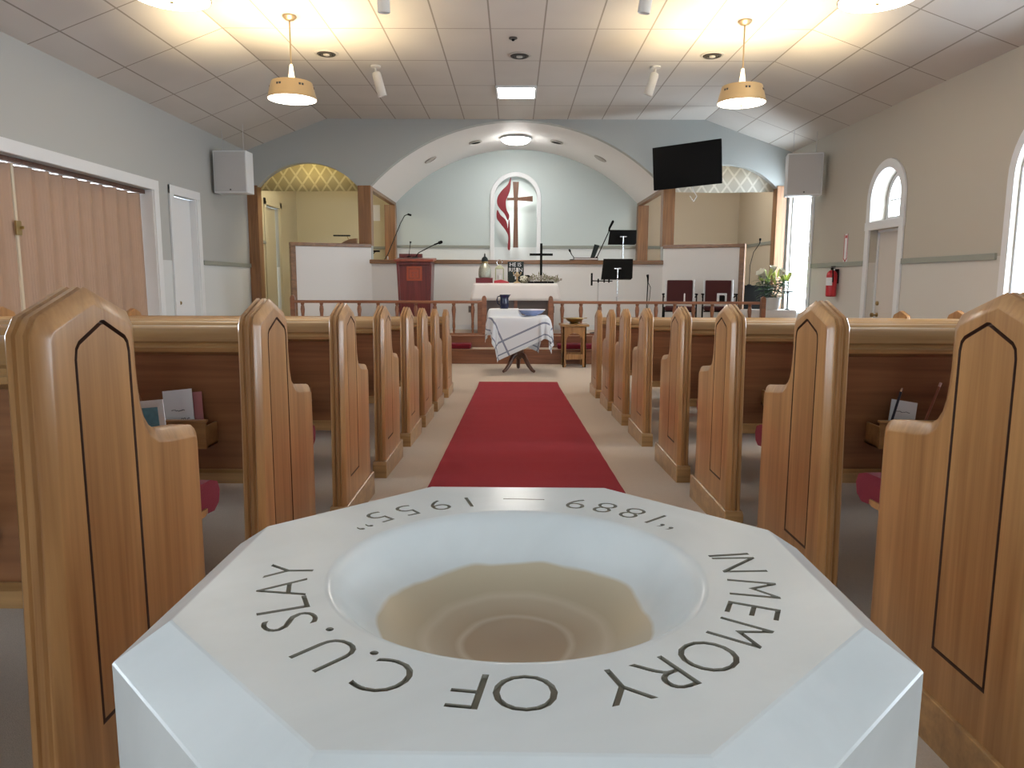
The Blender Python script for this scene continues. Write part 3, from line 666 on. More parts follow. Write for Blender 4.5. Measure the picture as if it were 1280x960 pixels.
PL = [1.25, 2.19, 3.20, 4.16, 5.12, 5.98, 6.92, 8.05]
PR = [1.37, 2.23, 3.16, 4.08, 5.16, 6.12, 7.02, 8.05]
ORD = ['nearest one beside the font', 'second from the font', 'third from the font', 'fourth from the font', 'fifth from the font', 'sixth from the font', 'second from the rail', 'foremost by the rail']
for s, xs, ys, side in ((-1, -.715, PL, 'left'), (1, .90, PR, 'right')):
    first = None
    for i, y in enumerate(ys):
        lab = 'oak pew with pointed end, %s, %s side of aisle' % (ORD[i], side)
        if first is None: first = make_pew(s, lab); o = first
        else: o = copy_tree(first)
        o['label'] = lab; o.location = (xs, y, FZ(y))

# cards and pencils in the racks of the second pews
def squiggle(mb, x0, x1, z, y, amp, n, seed, r=.0009):
    rnd = random.Random(seed); mb.tube([(x0 + (x1 - x0) * i / n, y, z + amp * rnd.uniform(-1, 1)) for i in range(n + 1)], r, 4)
def card(name, label, cat, x, y, z, w, h, tilt, roll, lines, group=None, mat='paper'):
    o = thing(name, label, cat, (x, y, z), group); o.rotation_euler = (R(tilt), R(roll), 0)
    mb = MB(); mb.box(-w / 2, w / 2, -.001, .001, 0, h); mb.build('sheet', mat, o)
    mb = MB()
    for k, (a, b, hz, amp) in enumerate(lines): squiggle(mb, a * w, b * w, hz * h, -.0014, amp, 14, k + int(x * 100))
    if lines: mb.build('writing', 'ink', o)
    return o
def pencil(label, p0, p1, col, er):
    p0, p1 = Vector(p0), Vector(p1); o = thing('pencil', label, 'pencil', p0, 'pencils in the pew racks')
    d = p1 - p0
    mb = MB(); mb.tube([d * .08, d * .93], .0036, 6); mb.build('shaft', col, o)
    mb = MB(); mb.tube([(0, 0, 0), d * .08], [.0006, .0036], 6); mb.build('point', 'oakX', o)
    mb = MB(); mb.tube([d * .93, d], .0038, 8); mb.build('eraser', er, o)
zl = FZ(PL[1]); zrr = FZ(PR[1])
card('giving_card', 'white card with two lines of dark writing in the left pew rack', 'card', -.955, PL[1] - .125, zl + .546, .085, .155, -8, -6, [(-.25, .2, .62, .003), (-.1, .35, .45, .003)])
card('folded_card', 'pinkish card tucked behind the white card in the left pew rack', 'card', -.935, PL[1] - .112, zl + .546, .085, .145, -8, -5, [], mat=plain('pink_paper', (0.42, 0.16, 0.16), .8))
o = card('leaflet', 'small white leaflet with a blue picture sticking up behind the left pew arm', 'leaflet', -.813, PL[0] + .375, FZ(PL[0]) + .474, .075, .228, -3, -5, [])
mb = MB(); mb.box(-.027, .024, -.0018, -.0012, .13, .212); mb.build('picture', 'bluepic', o)
pencil('slim wooden pencil leaning left of the white card in the left pew rack', (-1.03, PL[1] - .12, zl + .56), (-1.075, PL[1] - .13, zl + .70), plain('brown_pencil', (0.25, 0.10, 0.04), .5), 'brass')
card('giving_card', 'white card with dark writing, left of the two pencils\' gap in the right pew rack', 'card', 1.128, PR[1] - .128, zrr + .546, .072, .115, -8, 7, [(-.3, .3, .82, .002), (-.2, .35, .58, .003)])
card('folded_card', 'pale card half hidden behind the front card in the right pew rack', 'card', 1.135, PR[1] - .112, zrr + .546, .078, .125, -8, 9, [])
pencil('dark blue pencil standing left of the card in the right pew rack', (1.095, PR[1] - .12, zrr + .56), (1.125, PR[1] - .13, zrr + .712), plain('dark_pencil', (0.03, 0.035, 0.06), .4), 'chrome')
pencil('reddish pencil with pale eraser at the right of the right pew rack', (1.188, PR[1] - .12, zrr + .56), (1.236, PR[1] - .13, zrr + .728), plain('red_pencil', (0.30, 0.10, 0.06), .4), plain('pink_eraser', (0.62, 0.40, 0.36), .7))

# ------------------------------------------------------------------ red runner
mb = MB(); ys = [1.3 + (9.45 - 1.3) * i / 160 for i in range(161)]
top = []
for y in ys:
    w = .0025 * math.sin(y * 9) ** 4
    top.append((y, FZ(y) + .010 + w))
mb.prism(top + [(y, FZ(y) - .004) for y in ys[::-1]], 'X', -.447, .571)
tag(mb.build('aisle_runner', 'runner', smooth=True), 'long crimson carpet runner laid down the centre aisle', 'carpet runner')

# ------------------------------------------------------------------ marble font
U = 0.25; FC = (.003, 2.39 * U + .002); FT = CAMZ - .972 * U; T8 = math.tan(PI / 8)
font = thing('baptismal_font', 'octagonal white marble font with engraved rim in the foreground', 'font', (FC[0], FC[1], FT), rotz=R(-.6))
def oct8(w): return [(w, -w * T8), (w, w * T8), (w * T8, w), (-w * T8, w), (-w, w * T8), (-w, -w * T8), (-w * T8, -w), (w * T8, -w)]
def font_bowl():
    mb = MB(); bm = mb.bm
    prof = [(.160, 0), (.1575, -.0004), (.154, -.0018), (.150, -.005), (.146, -.010), (.141, -.017), (.134, -.026), (.125, -.036), (.112, -.047), (.095, -.056), (.075, -.062), (.058, -.0655), (.053, -.0668), (.046, -.0672), (.025, -.068), (.008, -.068)]
    seg = 96; rings = [[bm.verts.new((r * math.cos(2 * PI * k / seg), r * math.sin(2 * PI * k / seg), z)) for k in range(seg)] for r, z in prof]
    for a, b in zip(rings, rings[1:]):
        for k in range(seg): bm.faces.new((a[k], a[(k + 1) % seg], b[(k + 1) % seg], b[k]))
    bm.faces.new(rings[-1])
    lev = [(U - .002, 0), (U, -.0008), (1.14 * U - .0012, -.10 * U + .0006), (1.14 * U, -.10 * U - .001), (1.14 * U, -.20), (.95 * U, -.235), (.62 * U, -.26)]
    ro = [[bm.verts.new((x, y, z)) for x, y in oct8(w)] for w, z in lev]
    for a, b in zip(ro, ro[1:]):
        for k in range(8): bm.faces.new((a[k], b[k], b[(k + 1) % 8], a[(k + 1) % 8]))
    bm.faces.new(ro[-1])
    ed = [bm.edges.get((rings[0][k], rings[0][(k + 1) % seg])) for k in range(seg)] + [bm.edges.get((ro[0][k], ro[0][(k + 1) % 8])) for k in range(8)]
    bmesh.ops.triangle_fill(bm, edges=ed, use_beauty=True, use_dissolve=False)
    return mb
bowl = font_bowl().build('bowl', 'marble', font)
zf = FZ(FC[1])
mb = MB()
for w0, z0, w1, z1 in ((.145, -.259, .125, -.29), (.11, -.29, .11, zf - FT + .12), (.15, zf - FT + .12, .20, zf - FT + .08), (.20, zf - FT + .08, .21, zf - FT)):
    A = [mb.bm.verts.new((x, y, z0)) for x, y in oct8(w0)]; B = [mb.bm.verts.new((x, y, z1)) for x, y in oct8(w1)]
    for k in range(8): mb.bm.faces.new((A[k], B[k], B[(k + 1) % 8], A[(k + 1) % 8]))
    mb.bm.faces.new(A[::-1]); mb.bm.faces.new(B)
mb.build('pedestal', 'marble', font, bevel=.003)
# engraved inscription: letters cut into the rim
def letter_mesh(ch, size):
    c = bpy.data.curves.new('letter', 'FONT'); c.body = ch; c.size = size; c.align_x = 'CENTER'; c.offset = -size * .012; c.resolution_u = 4
    c.extrude = .0028
    o = bpy.data.objects.new('letter', c); COL.objects.link(o)
    dg = bpy.context.evaluated_depsgraph_get(); dg.update()
    me = bpy.data.meshes.new_from_object(o.evaluated_get(dg)); bpy.data.objects.remove(o); bpy.data.curves.remove(c)
    return me
def put_letters(bm, items, inward):
    for ch, ang, size, rr, sq in items:
        me = letter_mesh(ch, size); a = R(ang)
        # letter top points outwards (or inwards) from the centre of the bowl
        rot = Matrix.Rotation(a - PI / 2 if not inward else a + PI / 2, 4, 'Z')
        h = size * .70
        off = -h / 2 if ch not in '“”—.' else (-h / 2 if ch == '.' else -h / 2)
        m = Matrix.Translation((rr * math.cos(a), rr * math.sin(a), 0)) @ rot @ Matrix.Diagonal((sq, 1, 1, 1)) @ Matrix.Translation((0, off, 0))
        n0 = len(bm.verts); bm.from_mesh(me); bm.verts.ensure_lookup_table()
        for v in bm.verts[n0:]: v.co = m @ v.co
        bpy.data.meshes.remove(me)
LH = .058
outer = [('I', 10.2, LH, .1945, 1.0), ('N', 3.5, LH, .1945, .95), ('M', -11.5, LH, .1945, .88), ('E', -23.5, LH, .1945, .95), ('M', -35.5, LH, .1945, .88), ('O', -49.0, LH, .1945, .95), ('R', -60.5, LH, .1945, .95), ('Y', -70.5, LH, .1945, .95),
         ('O', -88.0, LH, .1925, .95), ('F', -98.0, LH, .1925, 1.0), ('C', -114.5, LH, .193, .95), ('.', -122.3, LH, .191, 1.1), ('U', -130.0, LH, .1935, .92), ('.', -138.8, LH, .191, 1.1), ('S', -147.5, LH, .193, 1.0), ('L', -156.0, LH, .193, 1.0), ('A', -166.0, LH, .193, .95), ('Y', -177.0, LH, .192, .95)]
LT = .052
inner = [('“', 36.5, LT, .1955, 1.0), ('1', 43.0, LT, .1955, 1.0), ('8', 51.5, LT, .1955, 1.0), ('8', 61.0, LT, .1955, 1.0), ('9', 70.5, LT, .1955, 1.0), ('—', 88.0, LT, .1955, .9), ('1', 106.0, LT, .1955, 1.0), ('9', 116.0, LT, .1955, 1.0), ('5', 127.0, LT, .1955, 1.0), ('5', 137.0, LT, .1955, 1.0), ('”', 146.0, LT, .1955, 1.0)]
bm = bmesh.new(); put_letters(bm, outer, False); put_letters(bm, inner, True)
bmesh.ops.remove_doubles(bm, verts=bm.verts, dist=1e-6)
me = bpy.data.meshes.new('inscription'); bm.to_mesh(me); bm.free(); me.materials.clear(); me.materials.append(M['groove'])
cut = bpy.data.objects.new('inscription', me); COL.objects.link(cut)
bpy.context.view_layer.update()
cut.matrix_world = font.matrix_world
bpy.context.view_layer.update()
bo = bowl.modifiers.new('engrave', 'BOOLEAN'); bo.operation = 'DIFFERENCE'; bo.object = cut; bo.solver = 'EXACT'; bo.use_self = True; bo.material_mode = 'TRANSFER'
dg = bpy.context.evaluated_depsgraph_get(); dg.update()
nm = bpy.data.meshes.new_from_object(bowl.evaluated_get(dg))
bowl.modifiers.clear(); bowl.data = nm
bpy.data.objects.remove(cut)
# smooth only the turned basin
for p in nm.polygons:
    c = p.center
    p.use_smooth = math.hypot(c.x, c.y) < .1605 and c.z > -.0695 and p.material_index == 0
b = bowl.modifiers.new('smooth', 'EDGE_SPLIT'); b.split_angle = R(40)
print('font materials', [m.name for m in nm.materials], len(nm.polygons))

# ------------------------------------------------------------------ communion rail
def comm_rail(label, x0, x1, newels):
    y = SY2 + .09
    t = thing('communion_rail', label, 'rail', ((x0 + x1) / 2, y, PZ)); cx = (x0 + x1) / 2
    mb = MB(); mb.prism([(y - .045 - y, .515), (y + .045 - y, .515), (.045, .545), (.03, .56), (-.03, .56), (-.045, .545)], 'X', x0 - cx, x1 - cx); mb.build('handrail', 'step', t)
    mb = MB(); mb.box(x0 - cx, x1 - cx, -.03, .03, 0, .03); mb.build('foot_rail', 'step', t)
    n = max(1, round((x1 - x0) / .315))
    proto = None
    for i in range(n):
        xx = x0 + (i + .5) * (x1 - x0) / n - cx
        if proto is None:
            mb = MB(); mb.lathe([(.017, .03), (.017, .06), (.024, .075), (.018, .09), (.026, .13), (.021, .22), (.028, .34), (.036, .41), (.030, .46), (.022, .48), (.03, .495), (.03, .516)], seg=12); proto = mb.build('baluster', 'step', t, smooth=True); proto.location.x = xx
        else:
            c = proto.copy(); COL.objects.link(c); c.parent = t; c.location.x = xx
    for nx in newels:
        mb = MB(); mb.box(nx - cx - .038, nx - cx + .038, -.04, .04, 0, .60); mb.prism([(nx - cx - .038, .60), (nx - cx + .038, .60), (nx - cx + .022, .635), (nx - cx, .645), (nx - cx - .022, .635)], 'Y', -.04, .04); mb.build('newel_post', 'step', t, bevel=.006)
comm_rail('turned wooden communion rail left of the altar, in front of the lectern', -3.62, -.52, (-3.62, -.485))
comm_rail('turned wooden communion rail right of the altar, in front of the red chairs', .64, 4.02, (.605, 4.08))
for x0, x1, lab in ((-3.5, -.68, 'long burgundy kneeling cushion on the step left of the altar'), (.70, 3.9, 'long burgundy kneeling cushion on the step right of the altar')):
    mb = MB(); mb.box(x0, x1, SY1 + .03, SY2 - .03, .235, .315); tag(mb.build('kneeling_cushion', 'cushion', bevel=.025, bseg=4), lab, 'cushion')

# ------------------------------------------------------------------ altar and what stands on it
AY = 12.75
alt = thing('altar_table', 'wooden altar table with a dark cross panel under a white cloth', 'altar', (.03, AY, PZ))
mb = MB(); mb.box(-.68, .68, -.26, .26, .775, .835); mb.build('tabletop', 'step', alt, bevel=.008)
mb = MB(); mb.box(-.56, .56, -.16, -.13, .10, .775); mb.build('front_panel', 'altarpanel', alt)
for x in (-.60, .60):
    for y in (-.19, .19):
        mb = MB(); mb.box(x - .05, x + .05, y - .05, y + .05, 0, .775); mb.build('leg', 'step', alt, bevel=.008)
mb = MB(); mb.box(-.03, .03, -.18, -.16, .40, .74); mb.box(-.14, .14, -.18, -.16, .60, .655); mb.build('cross_emblem', 'step', alt, bevel=.004)
mb = MB(); mb.box(-.55, .55, -.13, -.09, .12, .2); mb.build('stretcher', 'step', alt)
def altar_cloth():
    mb = MB(); bm = mb.bm; rings = []
    for hw, hd, z in ((.69, .27, .840), (.705, .285, .832), (.715, .295, .80), (.735, .305, .70), (.755, .315, .60), (.765, .32, .555)):
        ring = []; n = 30
        for (ax, ay, bx, by) in ((-hw, -hd, hw, -hd), (hw, -hd, hw, hd), (hw, hd, -hw, hd), (-hw, hd, -hw, -hd)):
            for i in range(n):
                t = i / n; w = (0.835 - z) * .05 * math.sin(t * 19 + ax * 3)
                ring.append(bm.verts.new((ax + (bx - ax) * t + (w if ax == bx else 0), ay + (by - ay) * t + (w if ay == by else 0), z)))
        rings.append(ring)
    for a, b in zip(rings, rings[1:]):
        for k in range(len(a)): bm.faces.new((a[k], a[(k + 1) % len(a)], b[(k + 1) % len(a)], b[k]))
    bm.faces.new(rings[0])
    return mb
ac = altar_cloth().build('altar_cloth', 'cloth', smooth=True, loc=(.03, AY, PZ)); tag(ac, 'plain white cloth hanging over the altar table', 'tablecloth')
sd = ac.modifiers.new('thick', 'SOLIDIFY'); sd.thickness = .004; sd.offset = 1
AZT = PZ + .846
def AP(x): return x
# red book
bk = thing('red_book', 'thick dark red book lying at the left end of the altar', 'book', (-.52, AY - .05, AZT)); mb = MB(); mb.box(-.13, .16, -.12, .12, 0, .012); mb.box(-.13, .16, -.12, .12, .075, .087); mb.box(-.13, .16, -.12, -.106, .012, .075); mb.build('cover', 'redbook', bk, bevel=.003)
mb = MB(); mb.box(-.12, .15, -.105, .11, .012, .075); mb.build('pages', 'cloth', bk)
bk2 = thing('red_book', 'open red leaflet lying in front of the lantern on the altar', 'book', (-.215, AY - .14, AZT)); mb = MB(); mb.prism([(-.12, 0), (.13, 0), (.13, .02), (.0, .06), (-.12, .04)], 'Y', -.1, .1); mb.build('cover', 'red', bk2, bevel=.004); mb = MB(); mb.prism([(-.10, .048), (.0, .066), (.11, .028), (.11, .033), (.0, .072), (-.10, .054)], 'Y', -.09, .09); mb.build('pages', 'cloth', bk2)
# domed bottle
bt = thing('domed_jar', 'tall mottled domed glass jar with a dark spire on the red book', 'jar', (-.50, AY - .04, AZT + .087))
mb = MB(); mb.lathe([(.075, 0), (.105, .01), (.112, .07), (.105, .15), (.085, .20), (.06, .235), (.052, .25)], seg=20); mb.build('body', 'silverg', bt, smooth=True)
mb = MB(); mb.lathe([(.052, .25), (.06, .255), (.058, .275), (.052, .28)], seg=20); mb.build('collar', 'brassd', bt, smooth=True)
mb = MB(); mb.lathe([(.055, .28), (.058, .30), (.048, .335), (.022, .36), (.012, .368), (.014, .385), (.011, .405), (.002, .42)], seg=16); mb.build('spire', 'slate', bt, smooth=True)
# lantern
ln = thing('lantern', 'small pale green candle lantern with a ring handle on the altar', 'lantern', (-.25, AY + .06, AZT))
gm = plain('pale_green_metal', (0.36, 0.38, 0.24), .5)
mb = MB(); mb.box(-.075, .075, -.075, .075, 0, .02)
for x in (-.068, .068):
    for y in (-.068, .068): mb.box(x - .008, x + .008, y - .008, y + .008, .02, .24)
mb.build('frame', gm, ln, bevel=.002)
mb = MB(); mb.lathe([(.11, 0), (.10, .02), (.05, .06), (.02, .07)], seg=4, mat=Matrix.Rotation(PI / 4, 4, 'Z')); mb.build('roof', gm, ln, loc=(0, 0, .24))
mb = MB(); mb.tube([(.045 * math.cos(t), 0, .355 + .045 * math.sin(t)) for t in [2 * PI * i / 20 for i in range(21)]], .006, 6, cap=False); mb.build('ring_handle', 'chrome', ln, smooth=True)
mb = MB(); mb.lathe([(.035, .02), (.035, .13), (.03, .135)], seg=14); mb.build('candle', 'cloth', ln, smooth=True)
# plaque
pq = thing('easter_plaque', 'dark square plaque with pale lettering standing on the altar', 'plaque', (.03, AY + .12, AZT + .004)); pq.rotation_euler = (R(-8), 0, 0)
mb = MB(); mb.box(-.14, .14, -.008, .008, 0, .37); mb.build('board', 'slate', pq, bevel=.003)
def text_mesh(body, size, mat, par, loc, rot=(PI / 2, 0, 0), ext=.001, name='lettering'):
    c = bpy.data.curves.new(name, 'FONT'); c.body = body; c.size = size; c.align_x = 'CENTER'; c.extrude = ext
    o = bpy.data.objects.new(name, c); COL.objects.link(o); dg = bpy.context.evaluated_depsgraph_get(); dg.update()
    me = bpy.data.meshes.new_from_object(o.evaluated_get(dg)); bpy.data.objects.remove(o)
    q = bpy.data.objects.new(name, me); COL.objects.link(q); me.materials.clear(); me.materials.append(M[mat]); q.parent = par; q.location = loc; q.rotation_euler = rot
    return q
text_mesh('HE', .095, 'paper', pq, (-.05, -.010, .285)); text_mesh('IS', .095, 'paper', pq, (.065, -.010, .285)); text_mesh('RISEN', .095, 'paper', pq, (0, -.010, .195))
mb = MB(); mb.box(-.012, .012, -.011, -.008, .06, .17); mb.box(-.04, .04, -.011, -.008, .12, .14); mb.build('cross_motif', 'paper', pq)
mb = MB(); mb.box(-.05, .05, .008, .10, .020, .032); mb.build('easel', 'slate', pq)
# chalice-like candle holder
ch = thing('candle_holder', 'ornate pale gold candle holder in front of the dark plaque', 'candle holder', (.055, AY - .10, AZT))
mb = MB(); mb.lathe([(.065, 0), (.06, .012), (.02, .03), (.014, .06), (.022, .075), (.014, .09), (.02, .11), (.05, .13), (.055, .145), (.03, .15), (.018, .19)], seg=18); mb.build('stem', 'brass', ch, smooth=True)
for s in (-1, 1):
    mb = MB(); mb.tube([(0, 0, .12), (s * .04, 0, .13), (s * .06, 0, .155), (s * .065, 0, .185)], [.006, .006, .006, .012], 8); mb.build('arm', 'brass', ch, smooth=True)
mb = MB(); mb.lathe([(.015, .19), (.015, .25), (.012, .255)], seg=12); mb.build('candle', 'cloth', ch, smooth=True)
mb = MB(); mb.lathe([(.055, 0), (.06, .05), (.05, .12), (.03, .14)], seg=14); jar = mb.build('glass_vase', 'black', smooth=True, loc=(.235, AY + .14, AZT)); tag(jar, 'small dark round jar beside the plaque on the altar', 'jar')
# black standing cross
bc = thing('standing_cross', 'thin black standing cross on the right side of the altar', 'cross', (.47, AY + .08, AZT)); mb = MB(); mb.box(-.02, .02, -.018, .018, .02, .68); mb.build('upright', 'blackm', bc, bevel=.002)
mb = MB(); mb.box(-.20, .20, -.014, .014, .47, .51); mb.build('crossbar', 'blackm', bc, bevel=.002); mb = MB(); mb.box(-.08, .08, -.05, .05, 0, .02); mb.build('base', 'blackm', bc, bevel=.003)
# dried arrangement
da = thing('dried_arrangement', 'low spray of grey dried flowers along the right end of the altar', 'flowers', (.46, AY - .12, AZT))
rnd = random.Random(11)
mb1, mb2 = MB(), MB()
for i in range(150):
    bx = rnd.uniform(-.26, .26); a = rnd.uniform(0, 2 * PI); L = rnd.uniform(.04, .12) * (1 - .5 * abs(bx) / .3)
    dx = rnd.uniform(-.05, .05) + bx * .25; p0 = (bx, rnd.uniform(-.05, .05), .01); p1 = (bx + dx, p0[1] + rnd.uniform(-.05, .05), .02 + L)
    tgt = mb1 if i % 3 else mb2
    tgt.tube([p0, ((p0[0] + p1[0]) / 2, p0[1], L * .55), p1], .003, 4); tgt.ball(p1, rnd.uniform(.008, .018), 6, (1, 1, .7))
    if i % 4 == 0:
        mb2.prism([(0, 0), (.012, .03), (0, .075), (-.012, .03)], 'Y', -.0008, .0008, Matrix.Translation(p1) @ Matrix.Rotation(a, 4, 'Z') @ Matrix.Rotation(rnd.uniform(-1.4, 1.4), 4, 'Y'))
mb1.build('blossoms', 'dried', da); mb2.build('foliage', 'driedg', da)
mb = MB(); mb.box(-.22, .22, -.05, .05, 0, .03); mb.build('tray', 'black', da, bevel=.006)
fl = thing('flower_posy', 'small posy of cream blossoms beside the candle holder on the altar', 'flowers', (.165, AY - .215, AZT)); mb = MB()
for i in range(30):
    a = rnd.uniform(0, 2 * PI); r = rnd.uniform(0, .07); mb.ball((r * math.cos(a), r * math.sin(a) * .6, .04 + rnd.uniform(0, .08)), rnd.uniform(.009, .016), 6)
mb.build('blossoms', 'petal', fl); mb = MB()
for i in range(26):
    a = rnd.uniform(0, 2 * PI); mb.tube([(0, 0, 0), (.07 * math.cos(a), .045 * math.sin(a), rnd.uniform(.03, .10))], [.004, .002], 4)
mb.build('stems', 'driedg', fl)

# ------------------------------------------------------------------ lamps and fittings on the ceiling
def pendant(x, y, label, rz):
    zb = 3.28
    t = thing('pendant_lamp', label, 'lamp', (x, y, zb), 'brass drum pendants', R(rz))
    mb = MB(); mb.lathe([(.075, ZC - zb), (.075, ZC - zb - .015), (.045, ZC - zb - .045), (.012, ZC - zb - .05)], seg=24); mb.build('canopy', 'brass', t, smooth=True)
    mb = MB(); mb.tube([(0, 0, ZC - zb - .04), (0, 0, .36)], .009, 8); mb.build('rod', 'brass', t, smooth=True)
    mb = MB(); mb.lathe([(.014, .37), (.018, .36), (.040, .185), (.038, .175), (.01, .172)], seg=20); mb.build('cone', 'cone', t, smooth=True)
    mb = MB(); mb.lathe([(.262, 0), (.266, .004), (.220, .178), (.216, .180), (.212, .176), (.256, .004), (.258, 0)], seg=48, close=False)
    sh = mb.build('shade', 'brass', t, smooth=True)
    mb = MB(); mb.lathe([(.2, .012), (.257, .006), (.257, .0), (.20, -.012), (.12, -.020), (.02, -.023)], seg=48); mb.build('diffuser', 'lens', t, smooth=True)
    mb = MB(); mb.lathe([(.014, -.02), (.014, -.032), (.006, -.036)], seg=12); mb.build('finial', 'brassd', t, smooth=True)
    for k in range(6):
        m = Matrix.Rotation(k * PI / 3 + .5, 4, 'Z')
        for dx in (-.016, .016):
            mb = MB(); mb.box(dx - .011, dx + .011, -.237, -.226, .112, .134, m); mb.build('slot', 'vent', sh)
    for k in range(3):
        m = Matrix.Rotation(k * 2 * PI / 3, 4, 'Z'); mb = MB(); mb.tube([m @ Vector((0, 0, .172)), m @ Vector((.215, 0, .165))], .004, 6); mb.build('spoke', 'brass', t)
    l = light('pendant_bulb', 'POINT', (0, 0, .09), PENDANT_W, (1, .78, .46), .05); l.parent = t
PENDANT_W = 230
pendant(-2.45, 8.42, 'brass drum pendant lamp hanging front left, over the accordion curtain side', 12)
pendant(2.53, 8.53, 'brass drum pendant lamp hanging front right, left of the arched exit door', -30)
pendant(-2.43, 5.5, 'brass pendant lamp cut off by the top left of the photo', 0)
pendant(2.56, 5.5, 'brass pendant lamp cut off by the top right of the photo', 20)
def vent(x, y, label):
    t = thing('ceiling_vent', label, 'vent', (x, y, ZC), 'round air diffusers')
    mb = MB(); mb.lathe([(.148, 0), (.150, -.008), (.135, -.016), (.120, -.014), (.120, 0)], seg=28, close=False); mb.build('ring', 'ventw', t, smooth=True)
    for r in (.10, .065):
        mb = MB(); mb.lathe([(r, -.004), (r + .008, -.022), (r - .012, -.022), (r - .012, -.004)], seg=24, close=False); mb.build('vane', 'vent', t, smooth=True)
    mb = MB(); mb.lathe([(.04, 0), (.04, -.026), (.03, -.03)], seg=18); mb.build('hub', 'ventw', t, smooth=True)
    mb = MB(); mb.lathe([(.12, -.001), (.12, -.003)], seg=24); mb.build('throat', 'vent', t)
vent(-2.38, 9.73, 'round dark ceiling air diffuser beside the front left pendant lamp'); vent(.06, 9.79, 'round dark ceiling air diffuser in the middle of the ceiling'); vent(2.50, 9.76, 'round dark ceiling air diffuser beside the front right pendant lamp')
t = thing('ceiling_sprinkler', 'tiny black ceiling fitting above the central air diffuser', 'ceiling fitting', (-.02, 9.12, ZC)); mb = MB(); mb.lathe([(.05, 0), (.05, -.012), (.03, -.02)], seg=16); mb.build('plate', 'vent', t, smooth=True); mb = MB(); mb.lathe([(.02, -.018), (.015, -.035)], seg=10); mb.build('nozzle', 'black', t)  # dark sprinkler head on the ceiling
t = thing('ceiling_light', 'square lit light panel in the ceiling before the arch', 'light', (.025, 11.58, ZC)); mb = MB()
mb.box(-.305, .305, -.335, -.30, -.03, 0); mb.box(-.305, .305, .30, .335, -.03, 0); mb.box(-.305, -.275, -.30, .30, -.03, 0); mb.box(.275, .305, -.30, .30, -.03, 0); mb.build('frame', 'white', t)
mb = MB(); mb.box(-.275, .275, -.30, .30, -.02, -.01); mb.build('diffuser', 'panel', t)
def arch_at(x):
    h = (AX1 - AX0) / 2; rr = (h * h + ARISE * ARISE) / (2 * ARISE); xm = (AX0 + AX1) / 2; cz = AZ + ARISE - rr
    return cz + math.sqrt(rr * rr - (x - xm) ** 2), math.asin((x - xm) / rr)
t = thing('dome_light', 'round white dome light glowing at the crown of the big arch', 'light', (.03, 15.0, arch_at(.03)[0] - .016)); mb = MB(); mb.lathe([(.31, .0), (.31, -.03), (.29, -.035)], seg=32); mb.build('rim', 'white', t, smooth=True)
mb = MB(); mb.lathe([(.285, -.034), (.27, -.065), (.22, -.095), (.14, -.115), (.05, -.122), (.01, -.123)], seg=32); mb.build('glass', 'dome', t, smooth=True)
for x, lab, mt in ((-.77, 'dark oval recessed fitting in the arch soffit just left of the dome light', 'black'), (-1.66, 'faint oval recessed fitting low on the left of the arch soffit', 'ventw'), (.83, 'dark oval recessed fitting in the arch soffit just right of the dome light', 'black'), (1.70, 'faint oval recessed fitting low on the right of the arch soffit', 'ventw')):
    z, a = arch_at(x); t = thing('recessed_light', lab, 'light fitting', (x, 15.0, z - .016), 'recessed fittings in the soffit'); t.rotation_euler = (0, a, 0); t.scale = (.8, .8, 1)
    mb = MB(); mb.lathe([(.16, .01), (.165, -.006), (.13, -.014), (.12, .01)], seg=24, close=False); mb.build('ring', 'ventw', t, smooth=True); mb = MB(); mb.lathe([(.125, .004), (.12, -.006), (.05, -.008)], seg=24); mb.build('baffle', mt, t, smooth=True)
def spot(x, y, label, tilt, L, r, group):
    t = thing('ceiling_spotlight', label, 'spotlight', (x, y, ZC), group)
    mb = MB(); mb.lathe([(.07, 0), (.07, -.018), (.02, -.028)], seg=18); mb.build('base', 'spot', t, smooth=True)
    mb = MB(); mb.tube([(0, 0, -.02), (0, 0, -.09)], .012, 8); mb.build('arm', 'spot', t)
    m = Matrix.Translation((0, 0, -.07)) @ Matrix.Rotation(R(tilt), 4, 'Y') @ Matrix.Rotation(R(8), 4, 'X')
    mb = MB(); mb.lathe([(.02, 0), (r * .85, -.012), (r, -.04), (r, -L), (r * .9, -L), (r * .85, -L + .03), (.01, -L + .035)], seg=22, mat=m); mb.build('can', 'spot', t, smooth=True)
spot(-1.86, 10.28, 'white tube spotlight on the ceiling ahead of the front left pendant', -14, .32, .06, 'white ceiling spotlights')
spot(1.88, 10.28, 'white tube spotlight on the ceiling ahead of the front right pendant', 16, .30, .06, 'white ceiling spotlights')
spot(-1.19, 7.0, 'white ceiling can spotlight cut by the photo top, left of centre', 0, .37, .058, 'white ceiling spotlights')
spot(1.22, 7.0, 'white ceiling can spotlight cut by the photo top, right of centre', 8, .37, .058, 'white ceiling spotlights')

